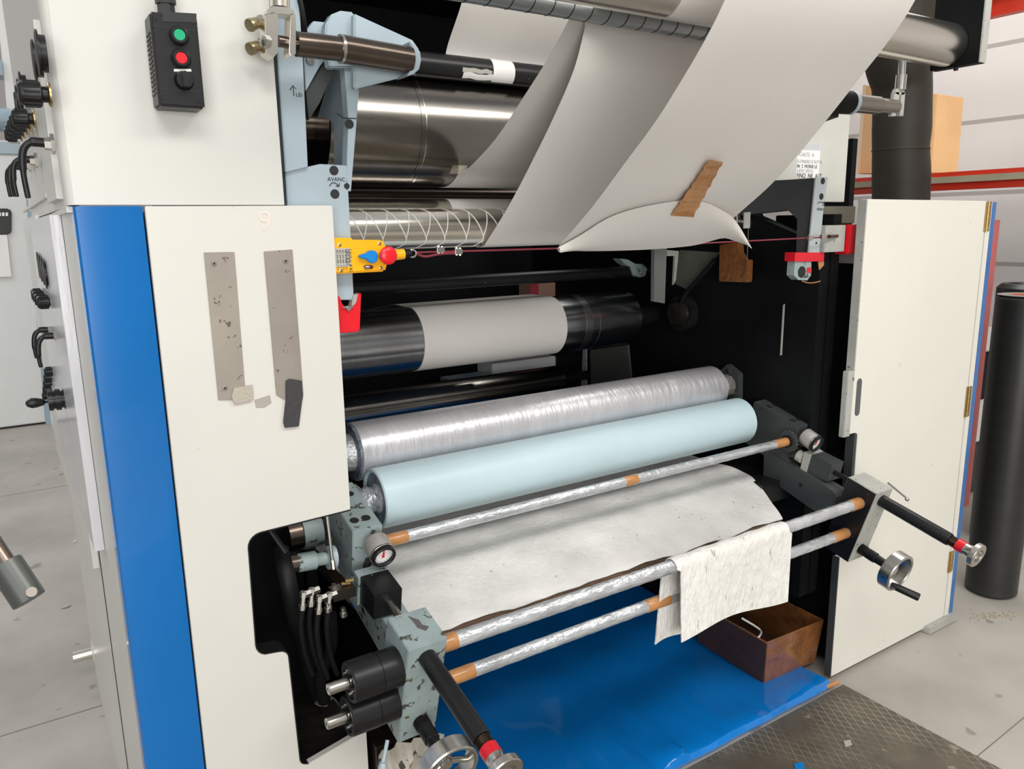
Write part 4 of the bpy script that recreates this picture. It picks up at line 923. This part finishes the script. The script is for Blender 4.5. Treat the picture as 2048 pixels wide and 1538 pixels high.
c = aY(699, 248, 1.608); build('bolt_hole', MB().lathe(c, (0, 1, 0), [(0, .0095), (.002, .0095)], 24), ink, t)
c = aY(694, 372, 1.608); build('bolt_hole', MB().lathe(c, (0, 1, 0), [(0, .006), (.002, .006)], 24), ink, t)
def piston(L):
    X = (lambda x: x) if L else mx
    t = thing('steel_piston', (X(.62), 1.51, 2.03), ('brown oiled steel piston with nickel clevis at the top left' if L else 'grey steel piston with slim clevis in front of the black duct'), 'piston')
    if L:
        P = lambda u, v: aY(u, v, 1.51)
        a, b, c_, d_ = P(556, 82), P(592, 88), P(682, 98), P(820, 121)
        build('pin', MB().cyl(a, b, .0105, 24), brown_steel, t)
        build('rod', MB().cyl(b, c_, .0225, 40), brown_steel, t)
        build('snap_ring', MB().cyl(c_-V((.003, 0, 0)), c_+V((.003, 0, 0)), .0265, 40), nickel, t)
        build('barrel', MB().cyl(c_+V((.003, 0, 0)), d_, .0265, 40, .026), brown_steel, t)
        m_ = MB()
        for q_ in ([(529, 30), (548, 22), (556, 28), (556, 104), (547, 116), (531, 106)], [(581, 26), (592, 30), (592, 108), (582, 112), (578, 106)], [(529, 30), (535, 18), (550, 12), (575, 14), (588, 20), (592, 32), (578, 30), (556, 28)]):
            m_.prism([aY(u, v, 1.488) for u, v in q_], (0, .035, 0))
        build('clevis', m_, satin, t, .001)
        build('clevis_stem', MB().cyl(aY(560, 16, 1.505), aY(556, -70, 1.505), .0175, 32), satin, t)
        build('clevis_pin', MB().lathe(aY(537, 84, 1.484), (-.9, -.4, 0), [(0, .010), (.012, .010), (.014, .006)], 24), nickel, t)
    else:
        P = lambda u, v: aY(u, v, 1.51)
        a, b, c_ = P(1697, 205), P(1755, 211), P(1790, 214)
        build('mount_cap', MB().cyl(P(1640, 202), a, .034, 40), darkplate, t)
        build('cap_ring', MB().cyl(a, P(1704, 206), .034, 40), bluegrey, t)
        build('barrel', MB().cyl(P(1704, 206), b, .027, 40), rollerdark, t)
        build('rod', MB().cyl(b, c_, .023, 40), rollerdark, t)
        build('mount_arm', MB().prism([(2.02, 1.49, 2.0), (2.12, 1.49, 2.0), (2.40, 1.905, 2.0), (2.33, 1.905, 2.0)], (0, 0, .02)), darkplate, t)
        m_ = MB()
        for q_ in ([(1789, 185), (1797, 183), (1800, 190), (1792, 232), (1783, 233)], [(1803, 185), (1811, 184), (1807, 232), (1799, 232)], [(1789, 186), (1793, 177), (1806, 178), (1812, 186), (1806, 190), (1797, 190)]):
            m_.prism([aY(u, v, 1.50) for u, v in q_], (0, .012, 0))
        build('clevis', m_, wornpale, t, .0008)
        build('clevis_stem', MB().cyl(aY(1800, 180, 1.505), aY(1803, 150, 1.505), .0165, 32), nickel, t)
        build('clevis_rod', MB().cyl(aY(1803, 150, 1.505), aY(1810, 60, 1.505), .011, 24), chrome, t)
piston(True); piston(False)
for k, (u, v, w_) in enumerate([(516, 45, 'upper'), (517, 92, 'lower')]):
    c = aY(u, v, 1.52)
    t = thing('air_fitting', tuple(c), w_+' brass air fitting left of the nickel clevis', 'fitting')
    d = V((-.75, -.35, -.35)).normalized()
    c = c-d*.018
    build('fitting_nut', MB().lathe(c, d, [(0, .008), (.006, .008), (.006, .0115), (.016, .0115), (.018, .009)], 6), nickel, t)
    build('fitting_sleeve', MB().lathe(c+d*.017, d, [(0, .009), (.004, .0105), (.012, .0105), (.020, .012), (.024, .011)], 24), mat('tarnished_brass', (.42, .35, .22), .35, metal=.9), t)
# cable behind the clevis
t = build('black_cable', MB().tube(crom([aY(590, -40, 1.60), aY(604, 20, 1.597), aY(610, 70, 1.62), aY(608, 120, 1.7)], 5), .005), blackrub, label='black cable running up behind the nickel clevis', cat='cable')

# ------------------------------------------------------------------ emergency rope switch and rope
YS = 1.60
sw = thing('rope_pull_switch', tuple(aY(720, 548, YS)), 'yellow rope-pull emergency switch with red mushroom button', 'switch')
yq = [aY(u, v, YS-.028) for u, v in [(655, 479), (764, 480), (772, 486), (775, 536), (770, 543), (655, 549)]]
build('switch_body', MB().prism(yq, (0, .036, 0)), yellow, sw, .004)
build('top_flange', MB().prism([aY(u, v, YS-.022) for u, v in [(655, 475), (704, 476), (705, 482), (655, 482)]], (0, .03, 0)), yellow, sw, .001)
yf = YS-.0285
lb = build('type_label', MB().prism([aY(u, v, yf-.0004) for u, v in [(660, 497), (700, 496), (702, 533), (662, 535)]], (0, .0008, 0)), greylabel, sw)
for s_, u, h in (('Unilux 4 KI', 699, .0105), ('LRS-4-07', 693.5, .009)):
    text(s_, h, aY(u-2.5, 498.5, yf-.001), (0, 0, -1), (1, 0, 0), ink, lb, ex=.0001)
for i in range(4): text('IEC 3x4 A60 - 7 KV', .0052, aY(689.5-i*5.5, 500, yf-.001), (0, 0, -1), (1, 0, 0), ink, lb, ex=.0001)
for u, v in ((679, 490), (759, 487), (682, 541), (762, 536)):
    c = aY(u, v, yf); s_ = build('cover_screw', MB().lathe(c+V((0, .001, 0)), (0, -1, 0), [(0, .0042), (.0014, .0042), (.002, .003)], 20), brass, sw)
c = aY(742, 513, yf)
kn = [aY(u, v, yf) for u, v in [(714, 512), (720, 508), (729, 507), (733, 502), (742, 500), (750, 504), (752, 513), (750, 522), (742, 527), (735, 524), (727, 517), (718, 517)]]
build('reset_knob', MB().prism(kn, (0, -.014, 0)), bluek, sw, .002, label='blue reset knob')
iw = build('sight_window', MB().prism([aY(u, v, yf-.0008) for u, v in [(727, 533), (730, 530), (742, 530), (747, 533), (745, 538), (730, 539)]], (0, .001, 0)), mat('window_brown', (.16, .03, .02), .2), sw)
build('sight_slider', MB().cyl(aY(731, 534.5, yf-.002), aY(738, 534, yf-.002), .004, 12), nickel, iw)
c = aY(777, 511, yf-.028); c.y = yf
build('button_stem', MB().cyl(c+V((0, .02, 0)), c+V((0, -.024, 0)), .012, 24), yellow, sw)
build('mushroom_button', MB().lathe(c+V((0, -.018, 0)), (0, -1, 0), [(0, .016), (.004, .0185), (.008, .0195), (.012, .019), (.015, .016), (.0165, .010), (.017, .002)], 40), redp, sw, label='red mushroom button')
ax = aY(785, 510, YS-.012)
build('neck', MB().cyl(ax, aY(807, 508, YS-.012), .0125, 24, .0115), yellow, sw)
bl = [(0, .006)]
for i in range(4): bl += [(.001+i*.0045, .009), (.003+i*.0045, .0095), (.0042+i*.0045, .0065)]
build('bellows', MB().lathe(aY(806, 507, YS-.012), (1, 0, .0), bl, 24), blackp, sw)
e0 = aY(826, 507, YS-.012)
m_ = MB(); n = 20
m_.tube([e0+V((.010*math.cos(2*math.pi*i/n)-.002, 0, .008*math.sin(2*math.pi*i/n))) for i in range(n+1)], .0022, 8)
build('ring_eye', m_, nickel, sw)
rope = thing('pull_rope', tuple(aY(1200, 495, YS-.012)), 'thin red pull rope stretched across the press below the paper', 'rope')
r0 = aY(832, 505, YS-.012); r1 = aY(1655, 474, YS)
redrope = mat('red_rope', (.20, .02, .035), .5); pinkrope = mat('translucent_red_rope', (.42, .10, .13), .3)
build('rope', MB().tube([r0, r0.lerp(r1, .5)+V((0, 0, -.006)), r1], .0022, 10), redrope, rope)
build('rope_tail', MB().tube(crom([r0+V((0, 0, -.001)), aY(850, 513, YS-.013), aY(880, 508, YS-.013), aY(915, 506, YS-.013)], 5), .0028, 8), redrope, rope)
for u, v in ((880, 500), (916, 503), (1620, 476), (1646, 473)):
    c = aY(u, v, YS-.012)
    m_ = MB()
    m_.box(c+V((-.010, -.005, -.006)), c+V((.010, .006, .006))); m_.cyl(c+V((-.004, 0, -.009)), c+V((-.004, 0, .011)), .0035, 10); m_.cyl(c+V((.005, 0, -.010)), c+V((.005, 0, .009)), .0035, 10)
    build('rope_clamp', m_, nickel, rope, .001)
# red clamp under the switch
t = thing('red_clamp', tuple(aY(700, 665, 1.60)), 'bright red forked guard with a wing nut below the yellow switch', 'guard')
build('guard', MB().prism([aY(u, v, 1.60) for u, v in [(672, 590), (679, 592), (685, 608), (694, 618), (704, 618), (714, 605), (718, 588), (723, 586), (720, 660), (715, 664), (672, 667)]], (0, .03, 0)), redp, t, .002)
build('fork', MB().prism([aY(u, v, 1.605) for u, v in [(707, 590), (718, 588), (716, 602), (709, 614), (700, 621), (704, 606)]], (0, .02, 0)), wornpale, t, .001)
c = aY(696, 617, 1.597); build('wing_nut', MB().lathe(c, (0, -1, 0), [(0, .006), (.006, .005)], 6).box(c+V((-.012, -.004, .002)), c+V((.012, -.001, .006))), nickel, t)

# ------------------------------------------------------------------ floor things below the rollers
rows = []
ys = [1.527, 1.520, 1.527, 1.545, 1.60, 1.70, 1.85, 2.0, 2.2, 2.5, 2.8, 3.1]; zs = [.004, .020, .036, .040, .034, .028, .022, .018, .018, .022, .03, .04]
for j, (y, z) in enumerate(zip(ys, zs)):
    r_ = []
    for i in range(161):
        f = i/160; x = .74+(1.60 if j < 8 else 1.56)*f
        cz = sum(a_*math.exp(-((x-x_-.25*(y-1.53))/w_)**2) for x_, w_, a_ in ((1.05, .012, .012), (1.30, .02, .010), (1.46, .010, .016), (1.60, .018, .012), (1.82, .03, .008), (2.02, .015, .006))) if 2 <= j <= 5 else 0
        r_.append(V((x, y+(.0015*math.sin(f*38) if j < 3 else 0), z+(.004*math.sin(f*21.6+j)*math.sin(j*.8+f*9.6) if j > 2 else 0)+(.0035*math.sin(f*81)*math.sin(f*21.6) if j in (2, 3) else 0)+cz*(1, .9, .6, .3)[min(3, max(0, j-2))])))
    rows.append(r_)
build('blue_plastic_sheet', MB().grid(rows, .003), film, label='glossy blue plastic sheet lying on the floor under the tubes', cat='plastic sheet')
t = build('broken_stick', MB().cyl(aZ(1652, 1374, .02), aZ(1676, 1364, .03), .008, 8), btape, label='short tan stick at the corner of the blue sheet', cat='stick')
# open carton wrapped in brown tape
F = aZ(1527, 1366, .032); Rr = aZ(1628, 1322, .032)
dR = (Rr-F); dR.z = 0; dL = V((-dR.y, dR.x, 0)).normalized()*.34
Hh = .175
b4 = [F, F+dR, F+dR+dL, F+dL]; spl = 1.10
ctr = sum(b4, V((0, 0, 0)))/4
t4 = [ctr+(p-ctr)*spl+V((0, 0, Hh)) for p in b4]
cb = thing('open_carton', tuple(ctr), 'open brown cardboard box wrapped in shiny tape under the tubes', 'cardboard box')
tk = .006
def wall_(i, j, M, nm):
    a, b, c_, d_ = b4[i], b4[j], t4[j], t4[i]
    n_ = (b-a).cross(d_-a).normalized()
    if n_.dot(ctr-a) < 0: n_ = -n_
    R_ = 8; rows = [[a.lerp(d_, r/R_).lerp(b.lerp(c_, r/R_), s/R_)+n_*(.004*math.sin(r*1.9+s*1.3)*(1 if 0 < r < R_ and 0 < s < R_ else 0)) for s in range(R_+1)] for r in range(R_+1)]
    build(nm, MB().grid(rows, tk), M, cb)
wall_(0, 1, cartontape, 'taped_side'); wall_(3, 0, carton, 'plain_side'); wall_(1, 2, cartontape, 'taped_side'); wall_(2, 3, carton, 'plain_side')
build('carton_bottom', MB().prism([p+V((0, 0, .003)) for p in b4], (0, 0, .004)), carton, cb)
m_ = MB()
for i in range(4): m_.tube([t4[i], t4[(i+1) % 4]], .004, 6)
build('rim', m_, cartontape, cb)
build('loose_tape', MB().tube(crom([t4[0].lerp(t4[3], .1)+V((0, 0, .005)), t4[0].lerp(t4[2], .3)+V((0, 0, -.03)), t4[0].lerp(t4[2], .3)+V((-.06, .04, .02))], 5), .004, 6), white, cb)

# ------------------------------------------------------------------ right hand background
c = (aZ(1985, 1172, 0)); c.z = 0
c = V((3.640, 1.592, 0))
fr_ = thing('black_film_roll', tuple(c), 'tall black roll of film standing on end right of the door', 'roll')
build('film_winding', MB().ring(c, (0, 0, 1), .106, .060, 1.372, 64), rollfilm, fr_)
build('card_core', MB().ring(c+V((0, 0, .001)), (0, 0, 1), .0605, .052, 1.373, 48), mat('red_brown_core', (.42, .12, .07), .6), fr_)
build('top_face', MB().ring(c+V((0, 0, 1.3715)), (0, 0, 1), .105, .061, .002, 64), mat('grey_film_edge', (.22, .2, .19), .6), fr_)
c2 = V((4.30, 1.88, 0))
f2 = thing('dark_film_roll', tuple(c2), 'second dark roll standing just behind the black film roll', 'roll')
build('film_winding', MB().ring(c2, (0, 0, 1), .13, .06, 1.37, 64), rollfilm, f2)
# clutter between door and roll
for k, (z0, z1, mm, lb_) in enumerate([(.9, 1.05, white, 'white bundle'), (.60, .90, blackrub, 'black bundle'), (.33, .6, white, 'pale bundle'), (.05, .33, greyplate, 'dark bundle')]):
    box('stacked_bundle', (4.85, 2.32, z0 if k < 3 else 0), (5.5, 2.55, z1), mm, bevel=.01, label=['topmost white bundle', 'black bundle under the white one', 'pale bundle near the middle', 'lowest dark bundle'][k]+' seen between the door and the black roll', cat='bundle')
# pallet rack along the right wall
rk = thing('storage_rack', (5.1, 3.4, 0), 'red steel storage rack along the right wall', 'rack')
XR = 4.6
def rackbeam(v0, v1, nm, M, u=1900):
    a = aX(u, v0, XR); b = aX(u, v1, XR)
    return build(nm, MB().box((XR, .2, b.z), (XR+.06, 6.5, a.z)), M, rk, .002)
rackbeam(344, 354, 'shelf_beam', redrack); rackbeam(362, 380, 'shelf_beam', redrack)
z_ = aX(1900, 355, XR).z
build('shelf_board', MB().box((XR-.02, .2, z_-.03), (XR+1.1, 6.5, z_+.005)), beige, rk)
a = aX(2000, 14, XR); build('shelf_beam', MB().box((XR, .2, a.z-.04), (XR+.06, 6.5, a.z+.05)), redrack, rk)
for dy in (0, .55, 1.1): build('timber_beam', MB().box((XR-.02, .2, a.z+.05), (XR+.08, 6.5, a.z+.20)), beige, rk) if dy == 0 else None
p = aX(1985, 560, 4.9); build('rack_upright', MB().box((XR+.0, 2.22, 0), (XR+.08, 2.30, aX(1990, 440, XR).z)), mat('faded_pink_red_paint', (.62, .16, .15), .5), rk)
# orange cardboard sheet leaning on the rack
t = thing('cardboard_panel', tuple(aX(1780, 345, 4.75)), 'upright orange cardboard box on the red rack behind the duct', 'cardboard box')
pq = [aX(u, v, 4.72) for u, v in [(1712, 348), (1726, 170), (1874, 188), (1862, 346)]]
build('box_face', MB().prism(pq, (.3, 0, 0)), orangecard, t, .004)
build('box_edge', MB().prism([aX(u, v, 4.715) for u, v in [(1712, 348), (1726, 170), (1731, 170), (1718, 348)]], (.01, 0, 0)), mat('pale_card_edge', (.85, .68, .48), .7), t)
# black duct
tp = [aY(u, v, 2.6) for u, v in [(1796, -60), (1798, 60), (1797, 120), (1803, 165), (1804, 210), (1803, 260), (1801, 300), (1802, 350), (1801, 420), (1800, 500), (1800, 600)]]
rr0 = [.20, .195, .17, .152, .150, .152, .146, .152, .150, .15, .15]
t = thing('fabric_duct', (tp[-1].x, 2.6, tp[-1].z), 'wrinkled black fabric duct hanging above the door', 'duct')
build('duct_sleeve', MB().tube(crom(tp, 4), [v_ for i in range(10) for v_ in [rr0[i]+(rr0[i+1]-rr0[i])*k/4 for k in range(4)]]+[rr0[-1]], 40), duct, t)
build('duct_band', MB().ring(tp[6]+V((0, 0, -.005)), (0, 0, 1), .150, .14, .012, 40), duct, t)
# dark column left of the cardboard
p = aY(1696, 420, 2.45); q = aY(1720, 230, 2.45)
box('dark_column', (p.x, 2.45, .5), (q.x, 2.6, 2.1), darkplate, bevel=.002, label='dark column between the pale cabinet and the orange cardboard', cat='column')
# ------------------------------------------------------------------ left hand background
t = thing('neighbour_machine', (-.6, 8, 0), 'pale grey machine cabinet far behind at the left edge', 'machine')
p = aY(47, 282, 8); 
build('cabinet_body', MB().box((-1.8, 8, .02), (.20, 9, p.z)), whitecab, t, .01)
build('blue_grey_cap', MB().box((-1.8, 7.98, aY(20, 310, 8).z), (.21, 9, aY(20, 284, 8).z)), bluegrey, t, .01)
build('dark_plinth', MB().box((-1.8, 8.05, 0), (.19, 9, .03)), ink, t)
pa = [aY(u, v, 7.97) for u, v in [(-20, 417), (18, 417), (23, 422), (23, 465), (18, 469), (-20, 469)]]
dp_ = build('display_panel', MB().prism(pa, (0, .03, 0)), blackp, t, .01)
for k in range(3): build('display_key', MB().prism([aY(u, v, 7.96) for u, v in [(-3+k*7, 425), (2+k*7, 425), (2+k*7, 432), (-3+k*7, 432)]], (0, .01, 0)), white, dp_)
build('notice_sheet', MB().prism([aY(u, v, 7.97) for u, v in [(-20, 470), (14, 470), (23, 553), (-20, 555)]], (0, .01, 0)), white, t)
t = thing('steel_post', (.25, 7.4, 0), 'blue-grey upright with red stripe beside the far pale cabinet', 'machine frame')
P_ = lambda u, v: aY(u, v, 6.5)
build('upright', MB().prism([P_(u, v) for u, v in [(44, 285), (58, 420), (70, 430), (112, 850), (92, 850), (88, 800)]], (0, .3, 0)), greyblue_bar, t, .004)
build('red_stripe', MB().prism([P_(u, v) for u, v in [(50, 461), (74, 461), (74, 468), (50, 468)]], (0, -.02, 0)), redt, t)
for u, v in ((69, 531), (75, 574)): build('bolt_hole', MB().lathe(P_(u, v)+V((0, -.01, 0)), (0, 1, 0), [(0, .018), (.02, .018)], 16), ink, t)
t = thing('overhead_beam', tuple(aY(0, 250, 6.0)), 'blue-grey horizontal tube near the left edge', 'beam')
a = aY(-60, 240, 6.0); b = aY(24, 240, 6.0)
build('tube', MB().cyl(a, b, .07, 32), greyblue_bar, t)
t = thing('white_column', tuple(aY(10, 280, 6.5)), 'white upright post at the top left edge', 'post')
build('post', MB().prism([aY(u, v, 6.3) for u, v in [(-10, -20), (36, -20), (50, 240), (55, 400), (40, 282), (20, 282), (8, 150)]], (0, .2, 0)), whitecab, t)
build('post_cap', MB().prism([aY(u, v, 6.28) for u, v in [(-10, 120), (4, 120), (6, 150), (-10, 150)]], (0, .2, 0)), greyblue_bar, t)
# litter on the floor
lit = MB()
for i in range(70):
    u = random.gauss(1992, 26); v = random.gauss(1232, 5); p = aZ(u, v, 0); s_ = random.uniform(.003, .008)
    a_ = random.uniform(0, 6.28); d_ = V((math.cos(a_), math.sin(a_), 0)); e_ = V((-d_.y, d_.x, 0))
    lit.prism([p+d_*s_, p+e_*s_*.4, p-d_*s_, p-e_*s_*.4], (0, 0, .0035))
build('wood_shavings', lit, mat('shavings', (.42, .37, .27), .8), kind='stuff', label='small heap of shavings on the floor in front of the black roll', cat='shavings')
for i, (u, v, sc, M_, lb_) in enumerate([(150, 1083, .012, white, 'tiny white scrap on the floor beside the left housing'), (132, 1213, .022, greylabel, 'flat grey chip on the floor left of the press'), (1598, 1534, .028, bluek, 'light blue scrap on the diamond plate at the bottom edge'), (1695, 1487, .022, greylabel, 'bent grey scrap on the diamond plate')]):
    p = aZ(u, v, .004)
    build('floor_scrap', MB().prism([p+V((-sc, -.3*sc, 0)), p+V((.2*sc, -.6*sc, 0)), p+V((sc, .2*sc, 0)), p+V((-.1*sc, .6*sc, 0))], (0, 0, .003)), M_, label=lb_, cat='scrap')

# repeats share a group phrase
GR = {'guide_strap': 'metal straps on the cream panel', 'wrapped_tube': 'film-wrapped tubes across the press', 'adjuster_head': 'adjuster blocks at both tube ends', 'adjusting_spindle': 'black adjusting spindles', 'handwheel': 'aluminium handwheels', 'drive_clutch': 'black clutch drums on the left block', 'air_fitting': 'brass air fittings', 'paper_sheet': 'paper web sheets in the press', 'position_gauge': 'counter dials beside the blue roller', 'valve_block': 'cube blocks behind the adjuster blocks', 'bearing_block': 'bearing blocks of the blue roller', 'steel_piston': 'steel pistons with clevis', 'stacked_bundle': 'bundles seen behind the door', 'instrument_console': 'instrument panels on the left side', 'black_hose_bundle': 'hoses in the housing cut-out', 'floor_scrap': 'scraps on the floor', 'frame_bracket': 'brackets with two holes', 'machine_cabinet': 'upper cabinets of the press', 'press_housing': 'dark plates enclosing the press'}
for o in bpy.data.objects:
    k = o.name.split('.')[0]
    if o.parent is None and k in GR and 'label' in o.keys(): o['group'] = GR[k]
